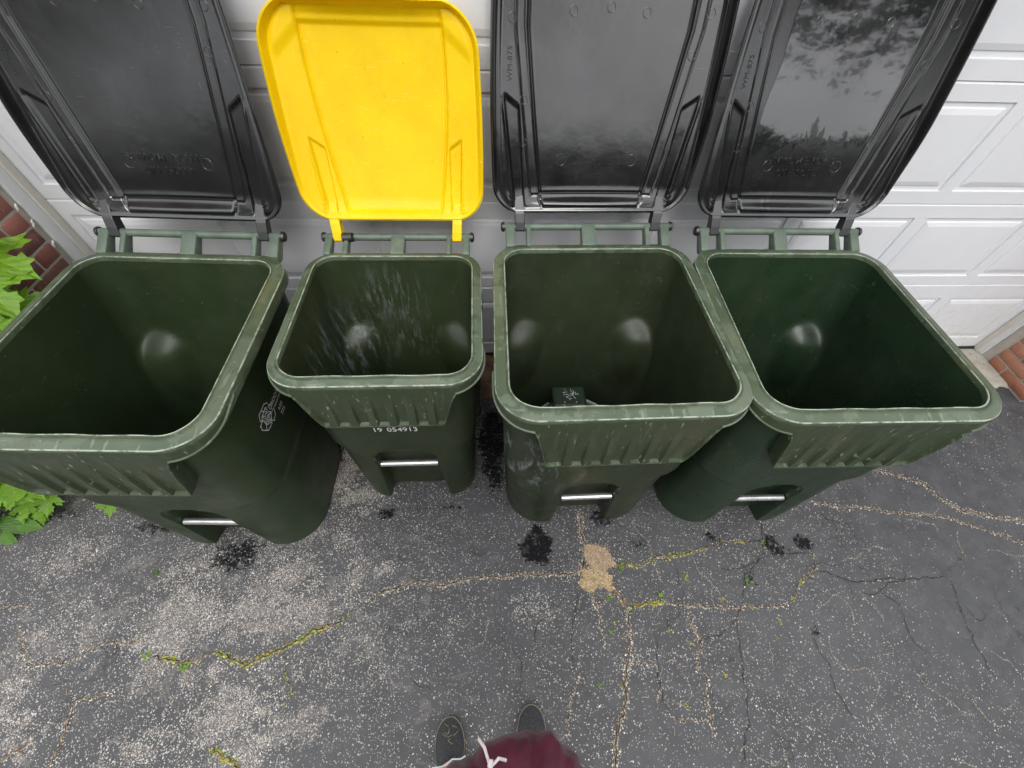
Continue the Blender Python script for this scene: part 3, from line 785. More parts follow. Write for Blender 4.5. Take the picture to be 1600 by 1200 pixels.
# ------------------------------------------------------------------ garage door
door = empty('garage_door', (0, 0, 0))
prop(door, 'white raised panel sectional garage door closed behind the bins', 'garage door')
ZJ = [.012, .53, .985, 1.440, 1.905, 2.37]
PZ = [(.110, .437), (.590, .920), (1.045, 1.380), (1.505, 1.840), (1.97, 2.30)]
XS = [-2.44, -1.77, -1.13, -.53, .09, .695, 1.295, 1.865, 2.44]
for k in range(5):
    z0, z1 = ZJ[k], ZJ[k+1]; a, b = PZ[k]
    mb = MB()
    # ship-lap joint: top lip slightly recessed, main face at y=0
    cols = [-2.44]
    for c in range(8):
        l = XS[c]+(.045 if c == 0 else .028); rgt = XS[c+1]-(.062 if c == 7 else .028); cols += [l, rgt]
    cols.append(2.44)
    def quad(x0_, x1_, za, zb, y=0): 
        bq = len(mb.v); mb.v += [(x0_, y, za), (x1_, y, za), (x1_, y, zb), (x0_, y, zb)]; mb.f.append((bq, bq+1, bq+2, bq+3))
    quad(-2.44, 2.44, z0+.004, a); quad(-2.44, 2.44, b, z1-.006)
    for c in range(0, len(cols), 2): quad(cols[c], cols[c+1], a, b)
    # lips
    mb.box(-2.44, 2.44, .0002, .045, z0+.004, z0+.0045)
    bq = len(mb.v); mb.v += [(-2.44, 0, z1-.006), (2.44, 0, z1-.006), (2.44, .006, z1-.0005), (-2.44, .006, z1-.0005), (2.44, .045, z1), (-2.44, .045, z1)]
    mb.f += [(bq, bq+1, bq+2, bq+3), (bq+3, bq+2, bq+4, bq+5)]
    bq = len(mb.v); mb.v += [(-2.44, 0, z0+.004), (2.44, 0, z0+.004), (2.44, .012, z0-.001), (-2.44, .012, z0-.001)]; mb.f.append((bq+3, bq+2, bq+1, bq))
    sec = mb.build('door_section', M['door'], door, False)
    for c in range(8):
        l, rgt = cols[1+2*c], cols[2+2*c]; pm = MB()
        rings = [(0, 0), (.004, .0065), (.016, .0065), (.022, .0025), (.040, .0075), (.046, .0005), (.055, -.0005)]
        prof = [(0, 0), (.003, .0075), (.020, .0080), (.024, .0030), (.043, -.0015)]
        for d, y in prof: pm.v += [(l+d, y, a+d), (rgt-d, y, a+d), (rgt-d, y, b-d), (l+d, y, b-d)]
        for q in range(len(prof)-1):
            for s in range(4): pm.f.append((q*4+s, q*4+(s+1) % 4, q*4+4+(s+1) % 4, q*4+4+s))
        e = (len(prof)-1)*4; pm.f.append((e, e+1, e+2, e+3))
        pm.build('door_panel', M['door'], sec, False)
ws = MB(); ws.box(-2.437, 2.437, -.012, .03, .014, .030)
sl = ws.build('weatherseal', M['gap_black'], door, False)
bk = MB(); bk.box(-2.5, 2.5, .05, .07, .0, 2.6); bk.build('door_back', M['gap_black'], door, False)

# ------------------------------------------------------------------ jambs, brick reveals
for s, lab in ((-1, 'white vinyl jamb and cream stop on the left side of the garage door'), (1, 'white vinyl jamb and cream stop on the right side of the garage door')):
    j = empty('door_jamb', (s*2.44, 0, 0)); prop(j, lab, 'door jamb')
    mb = MB(); d = .092 if s < 0 else .064
    mb.box(*sorted((s*.002, s*.05)), -d, -.0, .02, 2.36)
    bevelled(mb.build('jamb_board', M['white_paint'], j, False), .003)
    mb = MB(); mb.box(*sorted((-s*.0075, s*.0015)), -.040, -.003, .018, 2.36)
    bevelled(mb.build('door_stop', M['stop'], j, False), .003)
BL, BH, BW, BT = .195, .057, .0925, .067
def rough_box(mesh_name, dx, dy, dz, mat, seed):
    v, f = box_data(-dx/2, dx/2, -dy/2, dy/2, -dz/2, dz/2)
    rr_ = random.Random(seed)
    me = bpy.data.meshes.new(mesh_name); bm = bmesh.new()
    vs = [bm.verts.new((a+rr_.uniform(-.0015, .0015), b+rr_.uniform(-.0015, .0015), c+rr_.uniform(-.0015, .0015))) for a, b, c in v]
    for q in f: bm.faces.new([vs[i_] for i_ in q])
    bmesh.ops.bevel(bm, geom=bm.edges[:], offset=.0035, segments=1, affect='EDGES')
    bm.to_mesh(me); bm.free(); me.materials.append(mat)
    for p in me.polygons: p.use_smooth = True
    return me
for s in (-1, 1):
    mat = M['brick_dark'] if s < 0 else M['brick_light']
    w = empty('brick_wall', (s*2.447, -.42, 0))
    prop(w, 'dark red brick wall return beside the left jamb, behind the leaves' if s < 0 else 'orange red brick wall return beside the right jamb', 'brick wall')
    mb = MB()
    far = 1.15
    mb.box(*sorted((s*.005, s*far)), .006, .323 if s < 0 else .353, -.02, 2.45)
    mb.build('mortar', M['mortar'], w, False)
    full = [rough_box('brick', BW, BL, BH, mat, 1+k) for k in range(3)]          # long along y (header faces street)
    face = [rough_box('brick', BL, BW, BH, mat, 11+k) for k in range(3)]
    half = [rough_box('brick', BW, BW, BH, mat, 21+k) for k in range(3)]
    rr_ = random.Random(5+s)
    zmax = 35 if s < 0 else 35
    def put(me_, x, y, z):
        b = bpy.data.objects.new('brick', me_); COL.objects.link(b); b.parent = w
        b.location = (s*(x+rr_.uniform(-.0015, .0015)), y+rr_.uniform(-.0015, .0015), z+rr_.uniform(-.001, .001))
        b.rotation_euler = (0, rr_.uniform(-.006, .006), rr_.uniform(-.01, .01))
    for k in range(zmax):
        z = .012+BH/2+BT*k
        if k % 2 == 0:
            put(rr_.choice(full), BW/2, BL/2, z)                         # corner brick, long side along the reveal
            put(rr_.choice(half), BW/2, BL+.010+BW/2, z)
            x = BW+.010
        else:
            put(rr_.choice(face), BL/2, BW/2, z)
            put(rr_.choice(full), BW/2, BW+.010+BL/2, z)
            x = BL+.010
        nfar = 4
        if k < 22:
            for _ in range(nfar):
                put(rr_.choice(face), x+BL/2, BW/2, z); x += BL+.010
# paint and caulk drips where the brick meets the left jamb
r = random.Random(12)
for k in range(6):
    z = 1.14-k*.085-r.uniform(0, .03); mb = MB(); L = r.uniform(.010, .028)
    pts = [(-2.4465, -.097-r.uniform(.004, .012)-.004*q, z-L*q/4) for q in range(5)]
    mb.tube(pts, [.002, .0042, .0048, .004, .002], 7)
    o = mb.build('caulk_blob', M['white_paint'], None, True, 0); prop(o, ('topmost', 'second highest', 'third highest', 'fourth highest', 'fifth highest', 'lowest')[k]+' glossy white caulk blob on the brick edge beside the left jamb', 'caulk blob', 'caulk blobs along the left jamb')
# header over the door
hd = empty('garage_header', (0, 0, 2.37)); prop(hd, 'white trim and wall above the garage door', 'wall')
mb = MB(); mb.box(-2.44, 2.44, -.09, .05, 2.374, 2.46); mb.build('header_trim', M['white_paint'], hd, False).location = (0, 0, -2.37)
mb = MB(); mb.box(-3.6, 3.6, -.40, .05, 2.462, 3.1); mb.build('header_wall', M['mortar'], hd, False).location = (0, 0, -2.37)

# ------------------------------------------------------------------ wheeled bins
NF, NC, NS, NB = 96, 22, 34, 34       # points on front, each corner, each side, back
def rr(hw, yf, yb, rf, rb, off=0.0):
    """rounded rectangle outline, counter-clockwise from the middle of the front; constant topology"""
    hw -= off; yf += off; yb -= off; rf = max(.004, rf-off); rb = max(.004, rb-off)
    pts = []
    hf = NF//2
    for k in range(hf): pts.append(((hw-rf)*k/hf, yf))
    for k in range(NC): a = -PI/2+PI/2*k/NC; pts.append((hw-rf+rf*math.cos(a), yf+rf+rf*math.sin(a)))
    for k in range(NS): pts.append((hw, yf+rf+(yb-rb-yf-rf)*k/NS))
    for k in range(NC): a = PI/2*k/NC; pts.append((hw-rb+rb*math.cos(a), yb-rb+rb*math.sin(a)))
    for k in range(NB): pts.append((hw-rb-2*(hw-rb)*k/NB, yb))
    for k in range(NC): a = PI/2+PI/2*k/NC; pts.append((-hw+rb+rb*math.cos(a), yb-rb+rb*math.sin(a)))
    for k in range(NS): pts.append((-hw, yb-rb-(yb-rb-yf-rf)*k/NS))
    for k in range(NC): a = PI+PI/2*k/NC; pts.append((-hw+rf+rf*math.cos(a), yf+rf+rf*math.sin(a)))
    for k in range(hf): pts.append((-(hw-rf)*(1-k/hf), yf))
    return pts
NR = len(rr(.3, -.3, .3, .1, .1))
def taper(x, y, tp): return x*(1-tp*y), y
def lerp(a, b, t): return a+(b-a)*t
def loft(rings, closed_bottom=True, cap_top=False):
    v = [p for rg in rings for p in rg]; f = []
    for k in range(len(rings)-1):
        for i_ in range(NR):
            j = (i_+1) % NR
            f.append((k*NR+i_, k*NR+j, (k+1)*NR+j, (k+1)*NR+i_))
    return v, f

LARGE = dict(hw=.3765, d2=.395, hr=.983, rf=.128, rb=.115, tp=.050, lip=.044, by=.072, bz=.030, bh=.3226, arm=.262,
             gw=.335, gf=-.348, gb=.16, rg=.165, rec=.100, rtop=.450, bar=.274, skx=.235, skz=.735, wx=.318, tilt=16.5, lw=.366, ls0=.056, ls1=.785, lr=.095)
SMALL = dict(hw=.321, d2=.313, hr=.960, rf=.115, rb=.102, tp=.050, lip=.036, by=.0805, bz=.013, bh=.276, arm=.224,
             gw=.268, gf=-.262, gb=.14, rg=.12, rec=.112, rtop=.490, bar=.334, skx=.205, skz=.765, wx=.262, tilt=18.0, lw=.328, ls0=.066, ls1=.672, lr=.10)

def recess_half(D, z):
    w0 = D['rec']; zt, zb = D['rtop'], D['rtop']-.11
    if z > zt: return 0
    if z > zb: return (w0*1.06)*math.sqrt(max(0, 1-((z-zb)/(zt-zb))**2.6))
    return lerp(w0*1.18, w0*1.0, min(1, z/(zb)))
def outer_ring(D, z):
    t = z/(D['hr']-.03)
    top = dict(hw=D['hw']-.030, yf=-D['d2']+.030, yb=D['d2']-.030)
    step = float(sstep(.46, .52, z))
    hw = lerp(D['gw'], top['hw'], t**.9)
    hw = hw-(1-step)*.010
    yf = lerp(D['gf'], top['yf'], t)
    yb = lerp(D['gb'], top['yb'], float(sstep(.05, .95, t))*.35+t*.65)
    rfc = lerp(D['rg'], .105, step*.75+.25*t)
    rbc = .085
    pts = []
    h = recess_half(D, z)
    for (x, y) in rr(hw, yf, yb, rfc, rbc):
        if h > 0 and y < yf+.02:
            m = 1-float(sstep(h-.006, h+.010, abs(x)))
            y += m*(.074 if z > .03 else .074)
        x, y = taper(x, y, D['tp']); pts.append((x, y, z))
    return pts
def dome(D, x, y, z):
    """wheel-well humps on the inside of the back wall"""
    dx = D['hw']*.66
    o = 0.0
    zt = D['hr']*.605
    for s in (-1, 1):
        a = (x-s*dx)/.098
        b = (z-zt)/.100 if z > zt else (z-zt)/.26
        q = a*a+b*b
        if q < 1: o = max(o, .064*(1-q)**1.45)
    return o
def inner_ring(D, z):
    t = (z-.05)/(D['hr']-.05)
    hw = lerp(D['gw']-.040, D['hw']-D['lip'], t**.9)
    yf = lerp(D['gf']+.085, -D['d2']+D['lip'], t**.8)
    yb = lerp(D['gb']-.02, D['d2']-D['lip']+.002, float(sstep(.05, .95, t))*.35+t*.65)
    pts = []
    for (x, y) in rr(hw, yf, yb, lerp(.12, D['rf']-D['lip'], t), lerp(.12, D['rb']-D['lip'], t)):
        if y > yb-.14: y -= dome(D, x, y, z)*float(sstep(yb-.14, yb-.02, y))
        x, y = taper(x, y, D['tp']); pts.append((x, y, z))
    return pts
def make_body(D, mat, parent):
    zs = [0.0, .003, .012]+[round(.02+.0125*k, 4) for k in range(int((D['hr']-.06)/.0125))]+[D['hr']-.030]
    rings = [outer_ring(D, z) for z in zs]
    first = [(x*.985, y*.985+.0, z+.0) for x, y, z in rings[0]]
    rings = rings[1:]; rings[0] = [(x*.995, y*.995, .0) for x, y, z in rings[0]]
    # turn under the rim then down the inside
    zi = [D['hr']-.004-.014*k for k in range(int((D['hr']-.09)/.014))]
    rings += [inner_ring(D, z) for z in zi]
    last = rings[-1]
    for s in (.9, .6, .3, .05): rings.append([(x*s, (y+.05)*s-.05, .055) for x, y, z in last])
    v, f = loft(rings)
    return_obj = mesh_obj('body', v, f, mat, parent); sharpen(return_obj, 40)
    return return_obj
def make_rim(D, mat, parent):
    hr, lip = D['hr'], D['lip']
    prof = [(lip+.0005, -.006), (lip, .006), (lip-.0008, .0098), (lip-.0025, .0112), (lip-.0045, .0106), (lip-.0062, .0080), (lip-.0072, .0062), (lip-.0095, .0062), (lip-.0105, .0082), (lip-.0125, .0088), (lip*.5, .0062), (.006, .0024), (.0030, .0018), (.0012, .0004), (.0003, -.0018), (0, -.006), (-.0015, -.034), (-.0008, -.0375), (.002, -.0385), (.014, -.036), (.034, -.034)]
    rings = []
    w1 = .0012
    for off, dz in prof:
        rg = []
        for i_, (x, y) in enumerate(rr(D['hw'], -D['d2'], D['d2'], D['rf'], D['rb'], off)):
            x, y = taper(x, y, D['tp'])
            # front carries a slightly wavy moulding line
            wz = .0014*math.sin(x*38)*(1 if y < -D['d2']+.06 and dz > .003 else 0)
            rg.append((x, y+wz*.5, hr+dz+wz*.35))
        rings.append(rg)
    v, f = loft(rings[::-1]); n_ = len(prof); worn_glint = {n_-2-k for k in (2, 3, 12, 13)}
    fm = [1 if (k//NR) in worn_glint else 0 for k in range(len(f))]  # outer corner rings carry a painted highlight, inner bead rings the wear
    o = mesh_obj('rim', v, f, [mat, M['worn_glint']], parent, fmat=fm); sharpen(o, 50); return o
def make_skirt(D, mat, rimmat, parent):
    # runs along the rim outline from corner to corner, hem dips in the middle
    ring = rr(D['hw'], -D['d2'], D['d2'], D['rf'], D['rb'], 0)
    idx = list(range(-(NF//2+NC+6), NF//2+NC+7)); base = [ring[k % NR] for k in idx]
    # arc length from the centre
    s = [0.0]
    for a, b in zip(base, base[1:]): s.append(s[-1]+math.hypot(b[0]-a[0], b[1]-a[1]))
    mid = s[len(s)//2]; smax = s[-1]-mid
    N = 420; nz_ = 30; cols = []
    for k in range(N+1):
        q = s[-1]*k/N; j = min(len(s)-2, max(0, int(np.searchsorted(s, q))-1)); t = (q-s[j])/(s[j+1]-s[j])
        x = lerp(base[j][0], base[j+1][0], t); y = lerp(base[j][1], base[j+1][1], t)
        dx, dy = base[j+1][0]-base[j][0], base[j+1][1]-base[j][1]; L = math.hypot(dx, dy)
        cols.append((x, y, dy/L, -dx/L, q-mid))
    ztop = D['hr']-.0125; v, f, fm = [], [], []
    pitch = .062; ribs = [pitch*(k-2.5) for k in range(6)]
    for (x, y, nx_, ny_, q) in cols:
        a = abs(q)
        dip = 1-float(sstep(D['skx']-.022, D['skx']+.030, a))*.80
        dip2 = 1-float(sstep(D['skx']+.02, smax, a))
        drop = (ztop-D['skz'])*(dip if a < D['skx']+.03 else .16*dip2)+.0015
        rib = max(float(1-sstep(.011, .0165, abs(q-c))) for c in ribs) if a < D['skx'] else 0
        hem = ztop-drop; ledge = .011-.009*rib if a < D['skx']+.02 else .004
        for m in range(nz_+1):
            t = min(1, m/(nz_-2)); z = ztop-(drop-ledge)*t
            o = .0012+.004*t*min(1, drop/.1)
            o += rib*(.0120)*float(sstep(.15, .85, t))
            # ledge along the hem
            if m >= nz_-1: o = .0012+.004+.0125*(1-.85*float(sstep(D['skx']-.005, D['skx']+.04, a))); z = hem+ledge-.0012 if m == nz_-1 else hem
            ff = max(0, min(1, (smax-a)/.04)); o = o*ff-(1-ff)*.012
            px, py = taper(x+nx_*o, y+ny_*o, D['tp']); v.append((px, py, z))
        # return under the hem toward the body
        for inn, dz in ((.013*(1-.85*float(sstep(D['skx']-.005, D['skx']+.04, a))), -.0025), (-.010, -.0025), (-.034, .004)):
            px, py = taper(x+nx_*inn, y+ny_*inn, D['tp']); v.append((px, py, hem+dz))
    W_ = nz_+4
    for k in range(N):
        for m in range(W_-1):
            f.append((k*W_+m, k*W_+m+1, (k+1)*W_+m+1, (k+1)*W_+m)); fm.append(1 if nz_-2 <= m <= nz_ else 0)
    o = mesh_obj('front_skirt', v, [q[::-1] for q in f], [mat, rimmat], parent, fmat=fm); sharpen(o, 30)
    return o
def hem_bead(D, mat, parent): pass

def make_wheel(parent, x, y, rad=.125, w=.048):
    n = 40; mb = MB(); prof = [(.62, -.5), (.80, -.55), (.94, -.50), (1.0, -.36), (1.0, .36), (.94, .50), (.80, .55), (.62, .5)]
    for k in range(n*2):
        a = 2*PI*k/(n*2); lug = 1.0 if k % 2 else .955
        for r_, q in prof:
            rr_ = rad*r_*(lug if r_ > .93 else 1)
            mb.v.append((q*w, rr_*math.cos(a), rr_*math.sin(a)))
    m = len(prof)
    for k in range(n*2):
        k2 = (k+1) % (n*2)
        for j in range(m-1): mb.f.append((k*m+j, k2*m+j, k2*m+j+1, k*m+j+1))
    t = mb.build('wheel', M['tyre'], parent, True, 30); t.location = (x, y, rad)
    hb = MB(); hb.tube([(-.022, 0, 0), (.022, 0, 0)], [rad*.64, rad*.64], 28)
    hb.tube([(-.030, 0, 0), (.030, 0, 0)], [rad*.22, rad*.22], 16)
    for k in range(5):
        a = 2*PI*k/5; hb.tube([(-.024, rad*.25*math.cos(a), rad*.25*math.sin(a)), (-.024, rad*.6*math.cos(a), rad*.6*math.sin(a))], .008, 6)
        hb.tube([(.024, rad*.25*math.cos(a), rad*.25*math.sin(a)), (.024, rad*.6*math.cos(a), rad*.6*math.sin(a))], .008, 6)
    hb.build('hub', M['hub'], t, True, 30)

def text_mesh(name, body, size, depth, mat, parent, loc, rot, sx=1.0, align='CENTER'):
    cu = bpy.data.curves.new(name, 'FONT'); cu.body = body; cu.size = size; cu.extrude = depth; cu.align_x = align; cu.align_y = 'CENTER'
    cu.resolution_u = 3
    tmp = bpy.data.objects.new(name+'_curve', cu); COL.objects.link(tmp)
    dg = bpy.context.evaluated_depsgraph_get(); dg.update()
    me = bpy.data.meshes.new_from_object(tmp.evaluated_get(dg)); bpy.data.objects.remove(tmp); bpy.data.curves.remove(cu)
    me.materials.clear(); me.materials.append(mat)
    o = bpy.data.objects.new(name, me); COL.objects.link(o); o.parent = parent
    o.location = loc; o.rotation_euler = rot; o.scale = (sx, 1, 1); return o

def make_hinge(D, parent, mat):
    yb = D['d2']; hr = D['hr']; by, bz, bh, arm = yb+D['by'], hr+D['bz'], D['bh'], D['arm']
    mb = MB(); n = 60
    mb.tube([(x, by, bz) for x in np.linspace(-bh, bh, 9)], .0135, 16)
    mb.build('handle_bar', mat, parent)
    # plates rising from the back of the rim to the bar: ends, inner pair, centre
    def plate(x0, x1, name):
        q = MB(); y0 = yb-.008
        sec = [(y0, hr-.030), (y0, hr+.002), (y0+.012, hr+.008), (by-.012, bz+.010), (by, bz+.0145), (by+.012, bz+.008), (by+.012, bz-.012), (y0+.03, hr-.030)]
        for x in (x0, x1): q.v += [(x, a, b) for a, b in sec]
        m = len(sec)
        for k in range(m): k2 = (k+1) % m; q.f.append((k, k2, m+k2, m+k))
        q.f += [tuple(range(m))[::-1], tuple(range(m, 2*m))]
        o = q.build(name, mat, parent, False); bevelled(o, .0035, 2)
        for p in o.data.polygons: p.use_smooth = True
        sharpen(o, 50)
    plate(-bh+.004, -arm-.022, 'hinge_bracket'); plate(arm+.022, bh-.004, 'hinge_bracket')
    plate(-arm+.022, -arm+.040, 'hinge_bracket'); plate(arm-.040, arm-.022, 'hinge_bracket')
    plate(-.026, .026, 'centre_bracket')
    for s in (-1, 1):
        c = MB(); x = s*bh
        c.tube([(x, by, bz), (x+s*.004, by, bz), (x+s*.011, by, bz), (x+s*.014, by, bz)], [.018, .0185, .016, .009], 20)
        c.build('pin_cap', M['blackp'], parent)

def lid_half(D, s):
    s0, s1, hw, r_ = D['ls0'], D['ls1'], D['lw'], D['lr']
    r2 = r_*1.15
    w = hw*(1-.035*(abs(s-.45*(s0+s1))/(s1-s0)*2)**2.2)
    if s < s0+r_: w -= r_-math.sqrt(max(0, r_*r_-(s0+r_-s)**2))
    if s > s1-r2: w -= r2-math.sqrt(max(0, r2*r2-(s-(s1-r2))**2))
    return max(w, .01)
def lid_relief(D, u, s, black):
    u_ = abs(u); L = D['ls1']-D['ls0']; q = (s-D['ls0'])/L
    z = -.026*(1-(u_/D['lw'])**2)*float(sstep(-.06, .12, q))*(1-float(sstep(.93, 1.1, q)))
    sc = D['lw']/.366
    if not black: z -= .022*math.sin(PI*min(1, max(0, q)))*float(1-(u_/D['lw'])**4)
    if black: c = .182+.068*min(1, max(0, (s-.08)/.5))**.85
    else: c = .163+.052*math.sin(min(1, max(0, (s-.04)/.60))*PI*.62)
    g = math.exp(-((u_-c)/.0038)**2)
    z -= g*.0055
    z += .0075*float(sstep(c-.004, c+.012, u_))
    sb = .118 if black else .066
    inside = 1-float(sstep(c-.003, c+.003, u_))
    if black:
        c2 = c+.038; g2 = math.exp(-((u_-c2)/.0026)**2) if s > .115 else 0
        z -= g2*.0035
        # horizontal step and bevelled ledge
        z -= inside*math.exp(-((s-sb)/.003)**2)*.005
        z += inside*.020*float(1-sstep(sb-.045, sb, s))
        z -= .003*math.exp(-((s-.112)/.0028)**2)*(1 if c < u_ < c2 else 0)
    else:
        tb = .618; z += inside*.010*float(sstep(tb-.004, tb+.012, s))
        zc = .605-.10*max(0, (u_-c))/.12
        z += (1-inside)*.009*float(sstep(zc-.012, zc+.03, s))
    # arm channel, deepest at the hinge side, run-out with a slanted end
    a = D['arm']; ctr = a+(.038 if black else .016)*min(1, max(0, (s-.04)/.36))
    wd = .017+.006*min(1, max(0, (s-.1)/.3))
    end = (.40 if black else .31)+(u_-ctr)*.7
    chn = (1-float(sstep(wd-.004, wd+.004, abs(u_-ctr))))*(1-float(sstep(end-.010, end+.004, s)))
    z -= chn*.013*(1.0-.35*min(1, s/.4))
    rid = math.exp(-((u_-ctr-wd-.006)/.004)**2)*(1-float(sstep(end-.05, end, s)))
    z += rid*.005
    return z
def make_lid(D, mat, parent, black):
    yb = D['d2']; by, bz = yb+D['by'], D['hr']+D['bz']
    NU, NV = 230, 200; s0, s1 = D['ls0'], D['ls1']
    ss = []
    for k in range(NV+1):
        t = k/NV; # cluster rows near both rounded ends
        t = t-.10*math.sin(2*PI*t)/ (2*PI)*1.2
        ss.append(s0+(s1-s0)*t)
    us = []
    for k in range(NU+1):
        t = -1+2*k/NU; us.append(t)
    v, f = [], []
    edge = .012
    def knots(s):
        if black: c = .182+.068*min(1, max(0, (s-.08)/.5))**.85; c2 = c+.038
        else: c = .163+.052*math.sin(min(1, max(0, (s-.04)/.60))*PI*.62); c2 = c+.014
        a_ = D['arm']+(.038 if black else .016)*min(1, max(0, (s-.04)/.36)); w_ = .017+.006*min(1, max(0, (s-.1)/.3))
        k_ = [0, c-.009, c-.0045, c, c+.0045, c+.013, c2-.004, c2, c2+.004, a_-w_-.005, a_-w_+.005, a_+w_-.005, a_+w_+.002, a_+w_+.013]
        for i_ in range(1, len(k_)): k_[i_] = max(k_[i_], k_[i_-1]+.0012)
        k_.append(D['lw']-.019); k_.append(D['lw']-.0035); k_.append(D['lw']); return k_
    CN = [34, 3, 4, 4, 5, 5, 3, 3, 6, 4, 10, 3, 7, 6, 10, 4]
    NU = 2*sum(CN)
    for s in ss:
        h = lid_half(D, s); wn_ = D['lw']*(1-.035*(abs(s-.45*(s0+s1))/(s1-s0)*2)**2.2); kk = knots(s); row_ = [0.0]
        for i_ in range(16): row_ += [kk[i_]+(kk[i_+1]-kk[i_])*(q_+1)/CN[i_] for q_ in range(CN[i_])]
        row_ = [q_*h/D['lw'] if h < wn_*.999 else q_*wn_/D['lw'] for q_ in row_]
        row_ = [-q_ for q_ in row_[:0:-1]]+row_
        for u in row_:
            de = min(h-abs(u), s-s0, s1-s)              # distance to the edge
            z = lid_relief(D, u, s, black)*float(sstep(.010, .034, de))
            wh = .006+.030*float(sstep(s0+.01, s0+.34, s))
            z += wh*float(1-sstep(.0015, .0165, de))-.0025*float(1-sstep(.0, .0022, de))
            
            v.append((u, s, z))
    W_ = NU+1
    for a in range(NV):
        for b in range(NU): f.append((a*W_+b, a*W_+b+1, (a+1)*W_+b+1, (a+1)*W_+b))
    # back of the thin moulding, closed round the lip
    bd = [b for b in range(W_)]+[a*W_+NU for a in range(1, NV+1)]+[NV*W_+b for b in range(NU-1, -1, -1)]+[a*W_ for a in range(NV-1, 0, -1)]
    n0 = len(v); cs = (s0+s1)/2
    bset = set(bd)
    for i_ in range(n0):
        x, y, z = v[i_]
        if i_ in bset: v.append((x*(1+.004/max(.05, D['lw'])), cs+(y-cs)*(1+.004/(s1-s0)*2), z-.002))
        else: v.append((x, y, z-.0045))
    for a in range(NV):
        for b in range(NU): q_ = a*W_+b+n0; f.append((q_, q_+W_, q_+W_+1, q_+1))
    n = len(bd)
    for k in range(n): k2 = (k+1) % n; f.append((bd[k2], bd[k], bd[k]+n0, bd[k2]+n0))
    lid = mesh_obj('lid', v, f, mat, parent); sharpen(lid, 48)
    lid.location = (0, by, bz); lid.rotation_euler = (R(90-D['tilt']), 0, 0)
    # hinge arms
    a = D['arm']; w = .0180
    for s in (-1, 1):
        q = MB()
        path = [(-.016, .006), (-.010, .018), (.020, .015), (.050, .009), (.08, -.003), (.12, -.020)]
        low = [(-.016, -.014), (.0, -.022), (.020, -.024), (.050, -.026), (.08, -.030), (.12, -.034)]
        m = len(path)
        for sx in (-w, w):
            q.v += [(s*a+sx+s*.012*max(0, p[0])/.2*1.2, p[0], p[1]) for p in path]+[(s*a+sx+s*.012*max(0, p[0])/.2*1.2, p[0], p[1]) for p in low[::-1]]
        M2 = 2*m
        for k in range(M2): k2 = (k+1) % M2; q.f.append((k, k2, M2+k2, M2+k))
        q.f += [tuple(range(M2))[::-1], tuple(range(M2, 2*M2))]
        ao = q.build('lid_arm', M['blackp'] if black else mat, lid, False); bevelled(ao, .003, 2); sharpen(ao, 40)
    if black:
        em = mat
        def lid_text(txt, size, u0, s0_, ang, lift, m_, sx=1.0):
            o = text_mesh('lettering', txt, size, .0010, m_, lid, (0, 0, 0), (0, 0, 0))
            ca, sa = math.cos(ang), math.sin(ang)
            for v_ in o.data.vertices:
                x, y = v_.co.x*sx, v_.co.y; uu, s_ = u0+x*ca-y*sa, s0_+x*sa+y*ca
                v_.co = (uu, s_, lid_relief(D, uu, s_, True)+v_.co.z+lift)
        lid_text('BEFORE MOVING', .034, .0, .243, PI, .0008, mat)
        lid_text('CLOSE LID', .034, .0, .203, PI, .0008, mat)
        lid_text('WM-875', .022, -.306, .492, PI/2, 0, M['gap_black'], 1.1)
        for (u, s, z) in ((-.115, .62, -.036), (.0, .63, -.038), (.11, .62, -.036), (-.26, .40, -.012), (.27, .52, -.012), (-.30, .60, -.006), (.30, .62, -.006), (-.12, .225, -.025), (.135, .225, -.025), (-.26, .28, -.008)):
            k = MB(); n_ = 24; rad = .012 if s > .3 or abs(u) > .2 else .018
            for j in range(n_):
                w_ = 2*PI*j/n_
                for (dr, dz) in ((-.0012, 0), (0, .0012), (.0012, 0)): uu, s_ = u+(rad+dr)*math.cos(w_), s+(rad+dr)*math.sin(w_); k.v.append((uu, s_, lid_relief(D, uu, s_, True)+.0002+dz*.7))
            for j in range(n_):
                j2 = (j+1) % n_
                for e in range(2): k.f.append((j*3+e, j2*3+e, j2*3+e+1, j*3+e+1))
            k.build('mould_ring', mat, lid, True, 0)
    return lid

def make_bin(D, key, lidmat, black, label, loc, rz):
    t = empty('wheelie_bin', (loc[0], loc[1], 0), rz)
    prop(t, label, 'bin', 'open wheeled bins in a row before the garage door')
    make_body(D, M['green'+key], t)
    make_rim(D, M['rim'+key], t)
    make_skirt(D, M['skirt'+key], M['rim'+key], t)
    make_hinge(D, t, M['hinge_green'])
    make_lid(D, lidmat, t, black)
    for s in (-1, 1): make_wheel(t, s*D['wx'], D['gb']+.115)
    ax = MB(); ax.tube([(-D['wx'], D['gb']+.115, .125), (D['wx'], D['gb']+.115, .125)], .010, 10); ax.build('axle', M['galv'], t)
    lb = MB(); w = D['rec']+.006; y = D['gf']+.012
    lb.tube([(-w, y, D['bar']), (w, y, D['bar'])], .0135, 18); lb.build('lift_bar', M['galv'], t)
    return t
def copy_tree(o, parent=None):
    c = o.copy(); COL.objects.link(c); c.parent = parent
    for ch in o.children: copy_tree(ch, c)
    return c
def relink(root, subs):
    for ch in root.children:
        for o in (ch, *ch.children):
            if o.data is None: continue
            for i_, nm in enumerate(list(o.data.materials)):
                if nm in subs:
                    o.material_slots[i_].link = 'OBJECT'; o.material_slots[i_].material = subs[nm]

